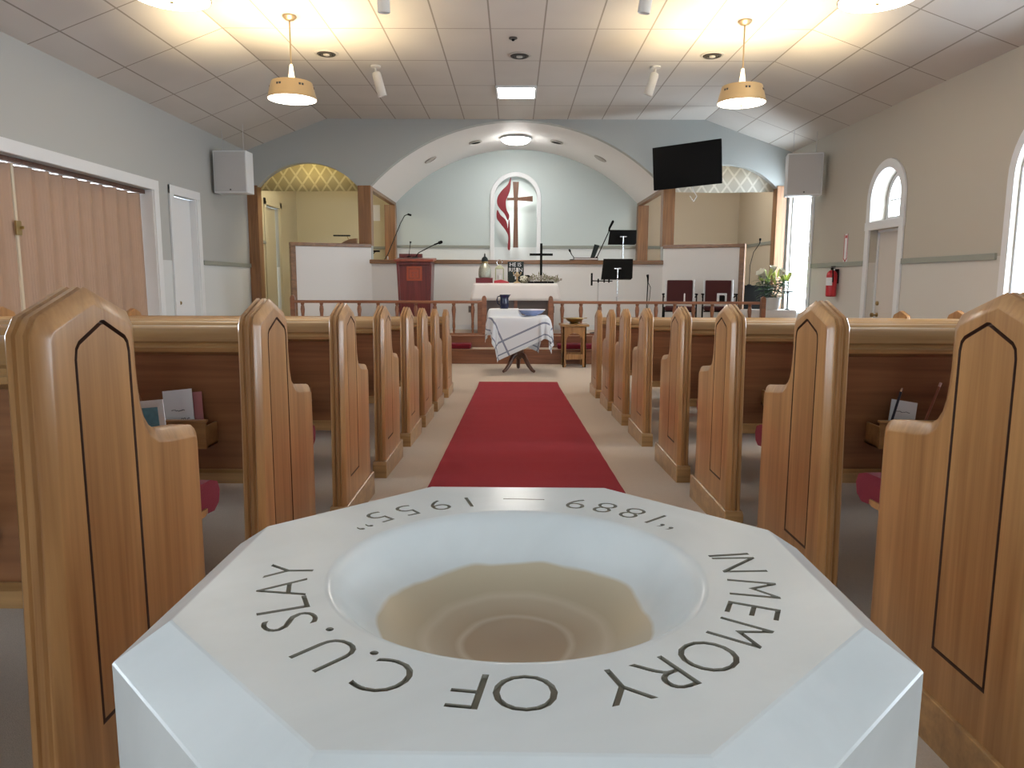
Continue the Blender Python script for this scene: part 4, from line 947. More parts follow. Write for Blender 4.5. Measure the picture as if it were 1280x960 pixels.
# valances hung behind the side arches
def valance(name, x0, x1, mat, label, yy):
    bm = bmesh.new(); uvl = bm.loops.layers.uv.new('UVMap'); n = 60; A, B, C_ = [], [], []
    for i in range(n + 1):
        t = i / n; x = x0 + (x1 - x0) * t; y = yy + .018 * math.sin(t * 16) + .03 * math.sin(t * 5 + 1)
        A.append((bm.verts.new((x, y, 3.46)), t)); B.append((bm.verts.new((x, y, SZ - .03 - .02 * math.sin(t * PI))), t))
    for i in range(n):
        q = [A[i], A[i + 1], B[i + 1], B[i]]; f = bm.faces.new([v for v, _ in q])
        for lp, (v, t) in zip(f.loops, q): lp[uvl].uv = (t * (x1 - x0) * 1.05, v.co.z)
    me = bpy.data.meshes.new(name); bm.to_mesh(me); bm.free(); me.materials.append(M[mat]); o = bpy.data.objects.new(name, me); COL.objects.link(o)
    sd = o.modifiers.new('thick', 'SOLIDIFY'); sd.thickness = .003
    for p in me.polygons: p.use_smooth = True
    return tag(o, label, 'valance')
valance('fabric_valance', -4.66, -2.74, 'trellis', 'yellow lit trellis-pattern valance filling the left side arch', YF + .195)
valance('fabric_valance', 2.84, 4.76, 'trellis2', 'pale trellis-pattern valance filling the right side arch beside the screen', YF + .195)
# lamps of the side rooms, hung behind the valances
def room_lamp(x, y, z, w, col, label):
    t = thing('ceiling_globe', label, 'lamp', (x, y, z)); mb = MB(); mb.lathe([(.09, 0), (.09, -.02), (.05, -.035)], seg=18); mb.build('fitting', 'white', t, smooth=True)
    mb = MB(); mb.lathe([(.05, -.03), (.11, -.07), (.13, -.13), (.10, -.19), (.03, -.215)], seg=20); mb.build('globe', emit('globe_glow', col, 5.0), t, smooth=True)
    l = light('globe_bulb', 'POINT', (0, 0, -.30), w, col, .12); l.parent = t
SIDE_L, SIDE_R = 46, 36
room_lamp(-3.60, 14.05, ZW, SIDE_L, (1, .86, .58), 'warm globe lamp in the left side room behind the valance')
room_lamp(3.75, 14.25, ZW, SIDE_R, (1, .92, .80), 'pale globe lamp in the right side room behind the valance')

# ------------------------------------------------------------------ television and loudspeakers
tv = thing('television', 'large black flat screen tilted on a wall arm under the right ceiling', 'television', (2.935, 12.88, 3.275)); tv.rotation_euler = Matrix.Rotation(R(-32), 4, 'Z').__matmul__(Matrix.Rotation(R(4), 4, 'X')).__matmul__(Matrix.Rotation(R(-2.2), 4, 'Y')).to_euler()
mb = MB(); mb.box(-.60, .60, -.012, .030, -.36, .36); mb.build('housing', 'black', tv, bevel=.006)
mb = MB(); mb.box(-.59, .59, -.016, -.0125, -.35, .35); mb.build('screen', 'screen', tv)
mb = MB(); mb.box(-.22, .22, .03, .06, -.2, .2); mb.build('mount_plate', 'blackm', tv)
mb = MB(); mb.tube([(.0, .06, 0), (.02, .26, 0), (-.32, .515, 0)], .025, 8); mb.build('wall_arm', 'blackm', tv)
mb = MB(); mb.tube([(.05, .05, -.30), (.08, .08, -.42), (.12, .14, -.52), (.04, .2, -.60), (-.04, .26, -.5)], .008, 6); mb.build('cable', 'white', tv, smooth=True)
def loudspeaker(x, y, z, rz, label):
    t = thing('loudspeaker', label, 'loudspeaker', (x, y, z), None, R(rz))
    mb = MB(); mb.box(-.27, .27, -.14, .14, -.325, .325); mb.build('cabinet', 'white', t, bevel=.012)
    mb = MB(); mb.box(-.25, .25, -.150, -.1405, -.305, .305); mb.build('grille', 'grille', t, bevel=.004)
    mb = MB(); mb.box(-.012, .012, -.154, -.150, -.285, -.265); mb.build('badge', 'vent', t)
    for sx in (-.17, .17):
        mb = MB(); top = (ZC - (ZC - ZW) * min(1, max(0, (abs(x + sx * .3) - 3.33) / 1.5))) - z
        mb.tube([(sx, .02, .32), (sx, .02, top - .002)], .005, 6); mb.build('hanging_chain', 'grille', t)
loudspeaker(-4.47, 12.0, 3.00, -2, 'pale square loudspeaker hanging in the front left corner of the room')
loudspeaker(4.60, 12.0, 2.99, -14, 'pale square loudspeaker hanging in the front right corner of the room')

# ------------------------------------------------------------------ lectern and microphones
le = thing('lectern', 'dark red mahogany lectern with an orange-red square emblem, left of the altar', 'lectern', (-1.68, 12.68, PZ))
mb = MB(); mb.prism([(-.23, 0), (.23, 0), (.27, 1.20), (-.27, 1.20)], 'Y', -.20, -.17); mb.build('front_panel', 'mahog', le)
mb = MB(); mb.box(-.26, .26, -.24, .22, 0, .07); mb.build('base', 'mahog', le, bevel=.01)
for s in (-1, 1):
    mb = MB(); pts = [(s * .22, 0), (s * .25, 0), (s * .30, 1.20), (s * .26, 1.20)]; mb.prism(pts, 'Y', -.22, .20); mb.build('side_panel', 'mahog', le, bevel=.004)
mb = MB(); mb.prism([(-.28, 1.20), (.24, 1.23), (.24, 1.275), (-.28, 1.235)], 'X', -.33, .33); mb.build('reading_top', 'mahog2', le, bevel=.006)
mb = MB(); mb.box(-.13, .13, -.215, -.20, .88, 1.12); em = mb.build('emblem', 'orange', le, bevel=.008)
mb = MB(); wall_holes(mb, [(-.10, .91), (.10, .91), (.10, 1.09), (-.10, 1.09)], [[(-.075, .935), (.075, .935), (.075, 1.065), (-.075, 1.065)]], 'Y', -.222, -.215); mb.box(-.05, .05, -.222, -.215, 1.0, 1.03); mb.box(-.04, -.01, -.222, -.215, .95, .99); mb.box(.02, .05, -.222, -.215, .95, .985); mb.build('relief', 'mahog2', em)
mb = MB(); mb.box(-.29, .29, -.235, -.20, 1.14, 1.20); mb.build('cornice', 'mahog', le, bevel=.01)
mb = MB(); mb.box(-.30, .10, .1, .2, 1.275, 1.34); mb.build('shelf_rim', 'mahog', le, bevel=.006)
def mic(t, pts, r, head0, head1, hr, base=None):
    mb = MB(); mb.tube(pts, r, 8); mb.build('gooseneck', 'blackm', t, smooth=True)
    mb = MB(); h0, h1 = Vector(head0), Vector(head1); mb.tube([h0, h0.lerp(h1, .55), h0.lerp(h1, .6), h1, h1 + (h1 - h0) * .1], [hr * .5, hr * .55, hr, hr * 1.05, hr * .5], 10); mb.build('head', 'black', t, smooth=True)
    if base: mb = MB(); mb.lathe([(base, 0), (base, .012), (.015, .02)], seg=14); mb.build('base', 'blackm', t, smooth=True)
t = thing('microphone', 'black microphone reaching right on a slanted arm above the lectern', 'microphone', (-1.68, 12.6, 1.70)); mic(t, [(0, 0, 0), (.06, 0, .08), (.22, -.02, .16), (.33, -.03, .215)], .008, (.33, -.03, .215), (.46, -.04, .262), .026, .05)
t = thing('microphone', 'thin upright microphone with a small black tip on the lectern', 'microphone', (-1.80, 12.70, 1.71)); mic(t, [(0, 0, 0), (.015, 0, .12), (.03, 0, .22)], .005, (.03, 0, .22), (.035, -.01, .26), .016, .035)
t = thing('boom_microphone', 'tall thin boom microphone rising behind the lectern beside the left back post', 'microphone', (-2.45, 14.4, PZ))
mb = MB(); mb.tube([(0, 0, .02), (.0, 0, 1.35)], .012, 8); mb.build('pole', 'grille', t); mb = MB(); mb.lathe([(.14, 0), (.14, .015), (.02, .03)], seg=18); mb.build('base', 'blackm', t, smooth=True)
mb = MB(); mb.tube([(-.12, 0, 1.20), (.0, 0, 1.38), (.26, 0, 1.98), (.34, 0, 2.12), (.41, 0, 2.15)], .009, 8); mb.build('boom', 'slate', t, smooth=True); mb = MB(); mb.tube([(.40, 0, 2.15), (.47, 0, 2.13)], .02, 10); mb.build('head', 'black', t, smooth=True)

# things on and behind the choir wall
t = thing('desk_lamp', 'little dark desk lamp with a white card on the ledge of the left choir opening', 'lamp', (-2.70, 14.0, 1.666)); mb = MB(); mb.box(-.07, .07, -.07, .07, 0, .02); mb.build('base', 'black', t, bevel=.004); mb = MB(); mb.tube([(0, 0, .02), (.02, 0, .12), (.09, 0, .19)], .008, 8); mb.build('arm', 'blackm', t); mb = MB(); mb.box(.02, .17, -.04, .04, .18, .21); mb.build('shade', 'black', t, bevel=.01); mb = MB(); mb.box(-.06, .05, -.09, -.075, .0, .11); mb.build('card', 'paper', t)
t = thing('organ_lamp', 'brown wooden holder with a flat bar lamp on top of the left white screen', 'lamp', (-2.92, 13.28, 1.966)); mb = MB(); mb.prism([(-.16, 0), (.12, 0), (.12, .09), (.0, .075), (-.10, .035)], 'Y', -.05, .05); mb.build('holder', 'trimX', t, bevel=.006); mb = MB(); mb.tube([(-.02, 0, .05), (-.06, 0, .13)], .007, 6); mb.build('stem', 'brassd', t); mb = MB(); mb.box(-.30, .0, -.03, .03, .125, .15); mb.build('bar_shade', 'slate', t, bevel=.008)
t = thing('paper_notice', 'narrow white notice on the cream wall seen between the left arch posts', 'notice', (-3.10, YC - .002, 2.78)); mb = MB(); mb.box(-.16, .16, -.012, 0, -.17, .17); mb.build('sheet', 'paper', t)
t = thing('hymn_book', 'dark red hymn book lying on the choir wall right of the altar cross', 'book', (1.30, YF - .0, 1.69)); mb = MB(); mb.box(-.22, .22, -.09, .09, 0, .012); mb.box(-.22, .22, -.09, .09, .035, .045); mb.build('cover', 'maroon', t, bevel=.002); mb = MB(); mb.box(-.21, .21, -.085, .085, .012, .035); mb.build('pages', 'cloth', t)
t = thing('music_folder', 'dark teal folder leaning upright behind the hymn book on the choir wall', 'folder', (1.42, YF + .10, 1.69)); t.rotation_euler = (R(-6), R(14), 0); mb = MB(); mb.prism([(-.035, 0), (.035, 0), (.075, .30), (-.02, .30)], 'Y', -.012, .012); mb.build('cover', 'slate', t, bevel=.003)
t = thing('microphone', 'short gooseneck microphone on the choir wall right of the standing cross', 'microphone', (1.05, YF + .02, 1.69)); mic(t, [(.04, 0, 0), (.035, 0, .06), (.0, 0, .10)], .007, (.0, 0, .10), (-.045, 0, .19), .018, .04)

def music_stand(label, x, y, zbase, zc, w, h, lean, rz):
    t = thing('music_stand', label, 'music stand', (x, y, zbase), 'black music stands', R(rz)); H = zc - zbase
    m = Matrix.Translation((0, -.03, H)) @ Matrix.Rotation(R(-lean), 4, 'X')
    mb = MB(); mb.prism([(-w / 2 - .02, -h / 2), (w / 2 - .04, -h / 2), (w / 2 - .01, -h / 2 + .03), (w / 2, h / 2), (-w / 2 + .02, h / 2)], 'Y', -.004, .004, m); mb.build('desk', 'blackm', t, bevel=.002)
    mb = MB(); mb.box(-w / 2 - .02, w / 2 - .04, -.06, -.004, -h / 2, -h / 2 + .008, m); mb.build('lip', 'blackm', t)
    mb = MB(); mb.tube([(0, -.07, .5), (0, -.07, H + .02)], .013, 10); mb.build('upper_pole', 'chrome', t, smooth=True)
    mb = MB(); mb.box(-.06, .06, -.075, -.05, H + .0, H + .022); mb.build('clamp', 'chrome', t, bevel=.003)
    mb = MB(); mb.tube([(0, -.07, .10), (0, -.07, .62)], .017, 10); mb.build('lower_pole', 'grille', t, smooth=True)
    for k in range(3):
        a = k * 2 * PI / 3 + .5; mb = MB(); mb.tube([(0, -.07, .16), (.16 * math.cos(a), -.07 + .16 * math.sin(a), .08), (.27 * math.cos(a), -.07 + .27 * math.sin(a), .011)], .010, 6); mb.build('leg', 'blackm', t, smooth=True)
music_stand('black music stand in front of the choir wall, lower of the two', 1.76, 12.60, PZ, 1.515, .52, .36, 12, -4)
music_stand('black music stand behind the choir wall, upper of the two', 2.05, 14.1, PZ, 2.135, .53, .28, 6, 3)
t = thing('microphone_stand', 'microphone on a slanted boom between the two music stands', 'microphone stand', (1.52, 13.85, PZ)); mb = MB(); mb.lathe([(.14, 0), (.14, .015), (.02, .03)], seg=18); mb.build('base', 'blackm', t, smooth=True); mb = MB(); mb.tube([(.02, 0, .02), (.02, 0, 1.30)], .012, 8); mb.build('pole', 'grille', t); mb = MB(); mb.tube([(-.03, 0, 1.18), (.02, 0, 1.31), (.24, 0, 1.80)], .009, 8); mb.build('boom', 'blackm', t); mb = MB(); mb.lathe([(.02, 0), (.026, .02), (.026, .05), (.01, .07)], seg=12); mb.build('joint', 'black', t, loc=(.02, 0, 1.27)); mb = MB(); mb.tube([(.24, 0, 1.80), (.25, 0, 1.86), (.31, 0, 1.98), (.315, 0, 2.0)], [.016, .02, .024, .014], 10); mb.build('head', 'black', t, smooth=True)
t = thing('microphone_stand', 'low microphone stand with clip arm and black bar, left of the lower music stand', 'microphone stand', (1.42, 12.45, PZ)); mb = MB(); mb.lathe([(.13, 0), (.13, .015), (.02, .03)], seg=18); mb.build('base', 'blackm', t, smooth=True); mb = MB(); mb.tube([(0, 0, .02), (0, 0, .90)], .010, 8); mb.build('pole', 'grille', t); mb = MB(); mb.tube([(-.10, 0, .89), (.24, 0, .885)], .009, 8); mb.build('clip_arm', 'black', t); mb = MB(); mb.box(-.125, -.095, -.02, .02, .81, 1.02); mb.build('bar', 'black', t, bevel=.005)
for dx in (.0, .10, .18): mb = MB(); mb.box(dx - .012, dx + .012, -.015, .015, .86, .925); mb.build('clip', 'black', t, bevel=.003)
t = thing('microphone_stand', 'slim microphone stand left of the two red chairs', 'microphone stand', (2.31, 12.75, PZ)); mb = MB(); mb.lathe([(.13, 0), (.13, .015), (.02, .03)], seg=18); mb.build('base', 'blackm', t, smooth=True); mb = MB(); mb.tube([(-.02, 0, .02), (.0, 0, .86)], .009, 8); mb.build('pole', 'blackm', t); mb = MB(); mb.tube([(0, 0, .86), (.0, 0, .93), (-.01, -.01, .99), (-.012, -.01, 1.0)], [.012, .016, .024, .015], 10); mb.build('head', 'black', t, smooth=True); mb = MB(); mb.tube([(.0, .01, .88), (.05, .01, .78), (.04, .01, .6), (-.01, .01, .35), (-.015, .01, .03)], .005, 6); mb.build('cable', 'black', t, smooth=True)

# ------------------------------------------------------------------ red chairs
def red_chair(x, y, rz, label):
    t = thing('stacking_armchair', label, 'chair', (x, y, PZ), 'maroon chairs on the platform', R(rz))
    m = Matrix.Translation((0, .22, .46)) @ Matrix.Rotation(R(-9), 4, 'X')
    mb = MB(); mb.box(-.215, .215, -.03, .015, .06, .45, m); mb.build('backrest', 'maroon', t, bevel=.015)
    for s in (-1, 1):
        mb = MB(); mb.tube([m @ Vector((s * .232, 0, -.02)), m @ Vector((s * .232, 0, .455))], .020, 8); mb.build('back_frame', 'chrome' if 0 else 'white', t, smooth=True)
        mb = MB(); mb.tube([(s * .27, -.20, .01), (s * .27, -.20, .64), (s * .27, -.17, .66), (s * .262, .20, .62)], .012, 8); mb.build('leg', 'blackm', t, smooth=True)
        mb = MB(); mb.tube([(s * .255, .30, .01), (s * .25, .20, .45)], .012, 8); mb.build('leg', 'blackm', t, smooth=True)
        mb = MB(); mb.box(s * .27 - .022, s * .27 + .022, -.21, .10, .66, .685); mb.build('armrest', 'black', t, bevel=.008)
    mb = MB(); mb.box(-.24, .24, -.24, .22, .40, .47); mb.build('seat', 'maroon', t, bevel=.02)
    mb = MB(); mb.box(-.25, .25, -.22, -.19, .38, .40); mb.build('seat_frame', 'blackm', t)
red_chair(2.80, 12.45, -12, 'maroon chair with pale frame behind the rail, the left of two'); red_chair(3.46, 12.45, -12, 'maroon chair with pale frame behind the rail, the right of two')
RY = SY2 + .09; RT = PZ + .563
t = thing('tissue_box', 'small white box with a dark opening standing on the communion rail', 'box', (3.40, RY, RT)); mb = MB(); mb.box(-.075, -.045, -.03, .03, 0, .13); mb.box(.045, .075, -.03, .03, 0, .13); mb.box(-.045, .045, -.03, .03, .10, .13); mb.build('shell', 'white', t, bevel=.004); mb = MB(); mb.box(-.044, .044, -.025, .025, 0, .09); mb.build('opening', 'black', t)
t = thing('candle', 'thin white candle standing on the communion rail before the left red chair', 'candle', (2.79, RY, RT)); mb = MB(); mb.lathe([(.018, 0), (.012, .008), (.010, .12), (.003, .13)], seg=10); mb.build('stick', 'cloth', t)

# ------------------------------------------------------------------ right corner: flower table, monitor, lily
FT_ = thing('flower_table', 'low white-clothed table below the front right window', 'table', (4.33, 12.55, PZ))
def drape_box(hw, hd, ht, flare):
    mb = MB(); bm = mb.bm; rings = []
    for k, z in ((0, ht), (.012, ht - .01), (.02, ht * .7), (flare * .7, ht * .35), (flare, .02)):
        ring = []; n = 26
        for (ax, ay, bx, by) in ((-hw - k, -hd - k, hw + k, -hd - k), (hw + k, -hd - k, hw + k, hd + k), (hw + k, hd + k, -hw - k, hd + k), (-hw - k, hd + k, -hw - k, -hd - k)):
            for i in range(n):
                tt = i / n; w = (ht - z) * .06 * math.sin(tt * 24); ring.append(bm.verts.new((ax + (bx - ax) * tt + (w if ax == bx else 0), ay + (by - ay) * tt + (w if ay == by else 0), z)))
        rings.append(ring)
    for a, b in zip(rings, rings[1:]):
        for k in range(len(a)): bm.faces.new((a[k], a[(k + 1) % len(a)], b[(k + 1) % len(a)], b[k]))
    bm.faces.new(rings[0]); return mb
mb = MB(); mb.box(-.40, .40, -.16, .16, .37, .40); mb.build('tabletop', 'trimX', FT_)
for x in (-.37, .37):
    for y in (-.13, .13): mb = MB(); mb.box(x - .02, x + .02, y - .02, y + .02, 0, .37); mb.build('leg', 'trimZ', FT_)
o = drape_box(.405, .165, .412, .03).build('table_cloth', 'cloth', smooth=True, loc=(4.33, 12.55, PZ)); tag(o, 'white cloth hanging over the low flower table by the window', 'tablecloth'); sd = o.modifiers.new('thick', 'SOLIDIFY'); sd.thickness = .003; sd.offset = 1
TZ = PZ + .416
t = thing('stage_monitor', 'black boxy loudspeaker standing on the platform behind the lily', 'loudspeaker', (4.25, 13.2, PZ)); mb = MB(); mb.box(-.30, .30, -.15, .15, .02, .82); mb.build('cabinet', 'black', t, bevel=.012); mb = MB(); mb.box(-.27, .27, -.157, -.151, .06, .78); mb.build('grille', 'blackm', t); 
for sx in (-.25, .25): mb = MB(); mb.box(sx - .03, sx + .03, -.12, .12, 0, .02); mb.build('foot', 'blackm', t)
t = thing('microphone', 'thin curved gooseneck microphone on the black loudspeaker near the right window', 'microphone', (4.20, 13.2, PZ + .82)); mic(t, [(0, 0, 0), (-.0, 0, .35), (.05, 0, .58), (.13, 0, .70), (.155, 0, .74)], .006, (.155, 0, .74), (.155, -.01, .82), .018, .04)
lily = thing('potted_lily', 'white lily in a white pot on the clothed table by the window', 'plant', (4.36, 12.52, TZ)); LS = 1.0
mb = MB(); mb.lathe([(.115, 0), (.135, .02), (.165, .19), (.17, .205), (.158, .205), (.15, .17), (.01, .165)], seg=28); mb.build('pot', 'white', lily, smooth=True)
mb = MB(); mb.lathe([(.152, .160), (.152, .172)], seg=20); mb.build('soil', 'darkwood', lily)
rnd = random.Random(5)
def leaf(mb, p0, d, L, w, droop):
    d = Vector(d).normalized(); side = d.cross(Vector((0, 0, 1)));
    side = Vector((1, 0, 0)) if side.length < .1 else side.normalized(); pts = []
    n = 6; L0, R0, C0 = [], [], []
    for i in range(n + 1):
        t = i / n; c = Vector(p0) + d * L * t + Vector((0, 0, -droop * t * t * L)); ww = w * math.sin(PI * (.08 + .92 * t)) ** .8 if t < 1 else .001
        L0.append(mb.bm.verts.new(c - side * ww)); C0.append(mb.bm.verts.new(c + Vector((0, 0, -.25 * ww)))); R0.append(mb.bm.verts.new(c + side * ww))
    for i in range(n):
        mb.bm.faces.new((L0[i], C0[i], C0[i + 1], L0[i + 1])); mb.bm.faces.new((C0[i], R0[i], R0[i + 1], C0[i + 1]))
mbs = MB(); stems = []
for i in range(7):
    a = i * 2 * PI / 7 + .3; tip = Vector((.21 * math.cos(a) + .04, .13 * math.sin(a), .50 + .07 * math.sin(i * 2.1))); b = Vector((.06 * math.cos(a), .06 * math.sin(a), .16))
    mid = (b + tip) / 2 + Vector((0, 0, .04)); mbs.tube([b, mid, tip], [.007, .006, .005], 6); stems.append((b, mid, tip))
mbs.build('stems', 'leaf', lily, smooth=True)
nl = 0
for b, mid, tip in stems:
    for k in range(14):
        t = .04 + .068 * k; p = (b.lerp(mid, t * 2) if t < .5 else mid.lerp(tip, t * 2 - 1)); a = k * 2.4 + tip.x * 20
        mb = MB(); leaf(mb, p, (math.cos(a), math.sin(a) * .7, .45), rnd.uniform(.15, .25), .036, .55); lf = mb.build('leaf', 'leaf', lily, smooth=True, recalc=False); nl += 1
for b, mid, tip in stems:
    for k in range(3):
        a = rnd.uniform(0, 2 * PI); d = Vector((math.cos(a) * .35, math.sin(a) * .35, 1)).normalized(); p = tip + Vector((.03 * math.cos(a), .03 * math.sin(a), -.02)); L = rnd.uniform(.12, .18)
        mb = MB(); mb.tube([p, p + d * L * .35, p + d * L * .75, p + d * L], [.010, .026, .028, .008], 8); mb.build('bud', 'bud', lily, smooth=True)
def trumpet(c, d, s):
    d = Vector(d).normalized(); q = d.to_track_quat('Z', 'Y').to_matrix().to_4x4(); m = Matrix.Translation(c) @ q; mb = MB()
    for k in range(6):
        a = k * PI / 3; mm = m @ Matrix.Rotation(a, 4, 'Z'); L0, R0, C0 = [], [], []
        for i in range(7):
            t = i / 6; r = .012 + .05 * t ** 2 * s; z = .15 * t * s - .03 * t ** 4 * s; w = (.010 + .026 * math.sin(PI * min(1, t * .95))) * s if i < 6 else .002
            L0.append(mb.bm.verts.new(mm @ Vector((r, -w, z)))); C0.append(mb.bm.verts.new(mm @ Vector((r + .006, 0, z)))); R0.append(mb.bm.verts.new(mm @ Vector((r, w, z))))
        for i in range(6): mb.bm.faces.new((L0[i], C0[i], C0[i + 1], L0[i + 1])); mb.bm.faces.new((C0[i], R0[i], R0[i + 1], C0[i + 1]))
    return mb
for c, d in (((-.13, -.08, .52), (-.75, -.35, .75)), ((-.02, -.04, .60), (.1, -.4, 1)), ((.10, -.08, .56), (.3, -.5, .8))): trumpet(c, d, 1.5 if c[0] < -.1 else 1.1).build('flower', 'petal', lily, smooth=True, recalc=False)
cs = thing('candle_stand', 'small dark stand with a flat round top beside the lily pot', 'candle stand', (4.62, 12.44, TZ)); mb = MB(); mb.lathe([(.045, 0), (.045, .01), (.012, .02), (.012, .28), (.02, .29)], seg=14); mb.build('stem', 'slate', cs, smooth=True); mb = MB(); mb.lathe([(.02, .288), (.08, .295), (.085, .31), (.07, .312)], seg=20); mb.build('dish', 'slate', cs, smooth=True)

# fire extinguisher and its sign on the right wall
fe = thing('fire_extinguisher', 'red fire extinguisher hanging on the right wall left of the exit door', 'fire extinguisher', (XR - .10, 11.30, 1.09))
mb = MB(); mb.lathe([(.06, 0), (.075, .01), (.078, .03), (.078, .32), (.07, .36), (.045, .39), (.025, .40)], seg=24); cyl = mb.build('cylinder', 'red', fe, smooth=True)
mb = MB(); mb.lathe([(.0795, .17), (.0795, .29)], seg=24, close=False); bmesh.ops.delete(mb.bm, geom=[f for f in mb.bm.faces if f.calc_center_median().x > -.02 or f.calc_center_median().y > .05], context='FACES'); mb.build('label_sticker', 'paper', cyl, recalc=False)
mb = MB(); mb.lathe([(.02, .40), (.02, .43), (.014, .44)], seg=12); mb.build('valve', 'black', fe, smooth=True); mb = MB(); mb.box(-.012, .012, -.09, .02, .445, .46); mb.build('lever', 'black', fe, bevel=.003); mb = MB(); mb.box(-.012, .012, -.09, .02, .425, .435); mb.build('carry_handle', 'black', fe, bevel=.003)
mb = MB(); mb.tube([(0, -.02, .42), (-.03, -.09, .42), (-.03, -.11, .34), (-.02, -.09, .22)], .010, 8); mb.build('hose', 'black', fe, smooth=True); mb = MB(); mb.box(.05, .098, -.02, .02, .2, .42); mb.build('wall_bracket', 'black', fe)
sg = thing('extinguisher_sign', 'narrow white sign with red edges above the fire extinguisher', 'sign', (XR - .001, 11.10, 1.60)); mb = MB(); mb.prism([(-.06, .0), (.06, .0), (.06, .42), (-.06, .42)], 'X', -.006, 0); mb.build('board', 'paper', sg)
mb = MB(); mb.box(-.008, -.006, -.06, -.044, .05, .42); mb.build('red_edge', 'red', sg); mb = MB(); mb.box(-.008, -.006, .044, .06, .05, .42); mb.build('red_edge', 'red', sg)
mb = MB(); mb.prism([(-.06, .06), (0, 0), (.06, .06), (.03, .06), (0, .03), (-.03, .06)], 'X', -.008, -.006); mb.build('arrow', 'red', sg); mb = MB(); mb.box(-.008, -.006, -.03, .03, .36, .40); mb.build('pictogram', 'red', sg)

# ------------------------------------------------------------------ small table with the striped cloth
TX, TY = .07, 10.66; TH = .795
ct = thing('pedestal_table', 'dark tripod pedestal table mostly hidden under a striped white cloth', 'table', (TX, TY, 0))
mb = MB(); mb.lathe([(.37, TH - .03), (.39, TH - .02), (.39, TH - .005), (.38, TH)], seg=40, mat=Matrix.Diagonal((1, .74, 1, 1))); mb.build('tabletop', 'darkwood', ct, smooth=True)
mb = MB(); mb.lathe([(.05, .18), (.06, .24), (.08, .30), (.06, .40), (.045, .45), (.05, .60), (.035, .70), (.09, TH - .032)], seg=20); mb.build('column', 'darkwood', ct, smooth=True)
for k in range(3):
    a = R(-135 + 120 * k) if k != 1 else R(-42)
    if k == 2: a = R(90)
    mb = MB(); mb.tube([(.03 * math.cos(a), .03 * math.sin(a), .27), (.12 * math.cos(a), .12 * math.sin(a), .22), (.20 * math.cos(a), .20 * math.sin(a), .10), (.27 * math.cos(a), .27 * math.sin(a), .035), (.31 * math.cos(a), .31 * math.sin(a), .022)], [.04, .036, .03, .026, .02], 10); mb.build('leg', 'darkwood', ct, smooth=True)
def striped_cloth():
    bm = bmesh.new(); uvl = bm.loops.layers.uv.new('UVMap'); n = 90; S = .70; rot = R(25); hw, hd, rad = .41, .30, .12; TOP = TH + .006
    sst = lambda t: (lambda q: q * q * (3 - 2 * q))(max(0, min(1, t)))
    lift = lambda x, y: .105 * sst((.06 - x) / .07) * sst((y + .14) / .08)
    V = []
    for j in range(n + 1):
        for i in range(n + 1):
            u, v = -S + 2 * S * i / n, -S + 2 * S * j / n
            x = u * math.cos(rot) - v * math.sin(rot); y = u * math.sin(rot) + v * math.cos(rot); y += -.03; x += .0
            # distance outside the rounded table edge
            qx = max(abs(x) - (hw - rad), 0); qy = max(abs(y) - (hd - rad), 0); dist = math.hypot(qx, qy) - rad
            top = TOP + lift(x, y)
            if dist <= 0: p = (x, y, top + (.010 * math.sin(9 * x + 4 * y) ** 2 if x > .10 else 0))
            else:
                nx, ny = math.copysign(qx, x), math.copysign(qy, y); L = math.hypot(nx, ny) or 1; nx /= L; ny /= L
                bx, by = x - nx * dist, y - ny * dist; top = TOP + lift(bx, by)
                ang = math.atan2(ny * .8, nx); rip = min(1, dist / .25) * (.028 * math.sin(ang * 9 + 1) + .014 * math.sin(ang * 21))
                e = min(dist, .05); out_ = .045 * (1 - math.exp(-dist / .04)) + dist * .06 + rip
                p = (bx + nx * out_, by + ny * out_, top - max(0, dist - .02) * .98 - .004)
            V.append((bm.verts.new(p), (u, v)))
    w = n + 1
    for j in range(n):
        for i in range(n):
            q = [V[j * w + i], V[j * w + i + 1], V[(j + 1) * w + i + 1], V[(j + 1) * w + i]]; f = bm.faces.new([a for a, _ in q]); f.smooth = True
            for lp, (_, uv) in zip(f.loops, q): lp[uvl].uv = uv
    me = bpy.data.meshes.new('striped_cloth'); bm.to_mesh(me); bm.free(); me.materials.append(M['stripe']); o = bpy.data.objects.new('striped_cloth', me); COL.objects.link(o); o.location = (TX, TY, 0)
    sd = o.modifiers.new('thick', 'SOLIDIFY'); sd.thickness = .003; sd.offset = 1
    return tag(o, 'white cloth with blue-grey stripes draped cornerwise over the pedestal table', 'tablecloth')
striped_cloth()
pt = thing('pitcher', 'dark navy glazed pitcher standing on the striped cloth', 'pitcher', (TX - .21, TY + .12, TH + .113)); mb = MB(); mb.lathe([(.055, 0), (.062, .006), (.070, .05), (.066, .11), (.060, .15), (.064, .19), (.070, .205), (.064, .205), (.056, .15), (.058, .06), (.01, .02)], seg=28)
for v in mb.bm.verts:
    if v.co.z > .15 and v.co.x > .03: v.co.x += (v.co.z - .15) * .45 * (v.co.x / .065) * max(0, 1 - abs(v.co.y) / .05)
mb.build('body', 'navy', pt, smooth=True); mb = MB(); mb.tube([(-.058, 0, .185), (-.095, 0, .175), (-.108, 0, .13), (-.095, 0, .075), (-.066, 0, .055)], .009, 8); mb.build('handle', 'navy', pt, smooth=True)
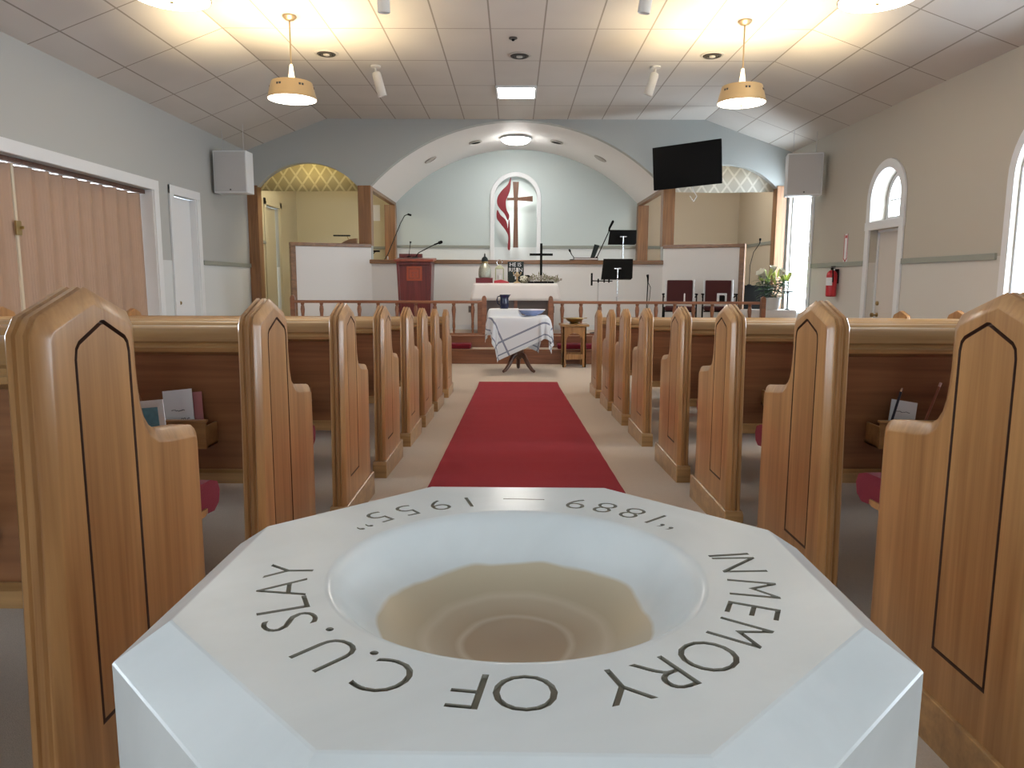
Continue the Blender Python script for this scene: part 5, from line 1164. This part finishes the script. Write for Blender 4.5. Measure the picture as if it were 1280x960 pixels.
bw = thing('blue_bowl', 'wide pale blue bowl resting on the striped cloth right of the pitcher', 'bowl', (TX + .185, TY - .01, TH + .020)); mb = MB(); mb.lathe([(.07, 0), (.08, .006), (.15, .035), (.195, .075), (.20, .085), (.192, .085), (.145, .045), (.075, .016), (.01, .014)], seg=36); mb.build('bowl_body', 'blueglass', bw, smooth=True); mb = MB(); mb.lathe([(.198, .081), (.204, .085), (.198, .090), (.192, .085)], seg=36, close=False); mb.build('rim', 'cloth', bw, smooth=True)

# arched wooden stand with the brass bowl
st = thing('wooden_stand', 'small square oak stand with arched sides below the brass bowl', 'stand', (.93, 11.36, 0)); SW = .20; SH = .66
for a in range(4):
    m = Matrix.Rotation(a * PI / 2, 4, 'Z'); mb = MB()
    out_ = [(-SW + .02, .02), (-SW + .075, .02), (-SW + .075, .10), (SW - .075, .10), (SW - .075, .02), (SW - .02, .02), (SW - .02, SH - .04), (-SW + .02, SH - .04)]
    out_ = [(-SW + .02, 0), (-SW + .075, 0), (-SW + .075, .12), (SW - .075, .12), (SW - .075, 0), (SW - .02, 0), (SW - .02, SH - .04), (-SW + .02, SH - .04)]
    hole = [(-SW + .075, .20), (SW - .075, .20)] + arc(0, SH - .26, SW - .075, 0, 180, 12)
    pts2 = MB(); wall_holes(pts2, out_, [hole], 'Y', -SW + .02, -SW + .045)
    for v in pts2.bm.verts: v.co = m @ v.co
    pts2.build('side_frame', plain_oak if a % 2 else 'oakZ', st, bevel=.003)
mb = MB(); mb.box(-SW - .02, SW + .02, -SW - .02, SW + .02, SH - .035, SH); mb.build('top', 'oakX', st, bevel=.006)
mb = MB(); mb.box(-SW + .05, SW - .05, -SW + .05, SW - .05, .14, .165); mb.build('shelf', 'oakX', st)
bb = thing('brass_bowl', 'shallow shiny brass bowl on the small oak stand', 'bowl', (.94, 11.36, SH + .001)); mb = MB(); mb.lathe([(.07, 0), (.075, .008), (.06, .018), (.11, .04), (.14, .075), (.155, .082), (.15, .088), (.132, .078), (.10, .046), (.01, .03)], seg=32); mb.build('bowl_body', 'brassd', bb, smooth=True)
for s in (-1, 1): mb = MB(); mb.tube([(s * .148, -.02, .082), (s * .19, -.015, .088), (s * .19, .015, .088), (s * .148, .02, .082)], .006, 6); mb.build('handle', 'brassd', bb, smooth=True)
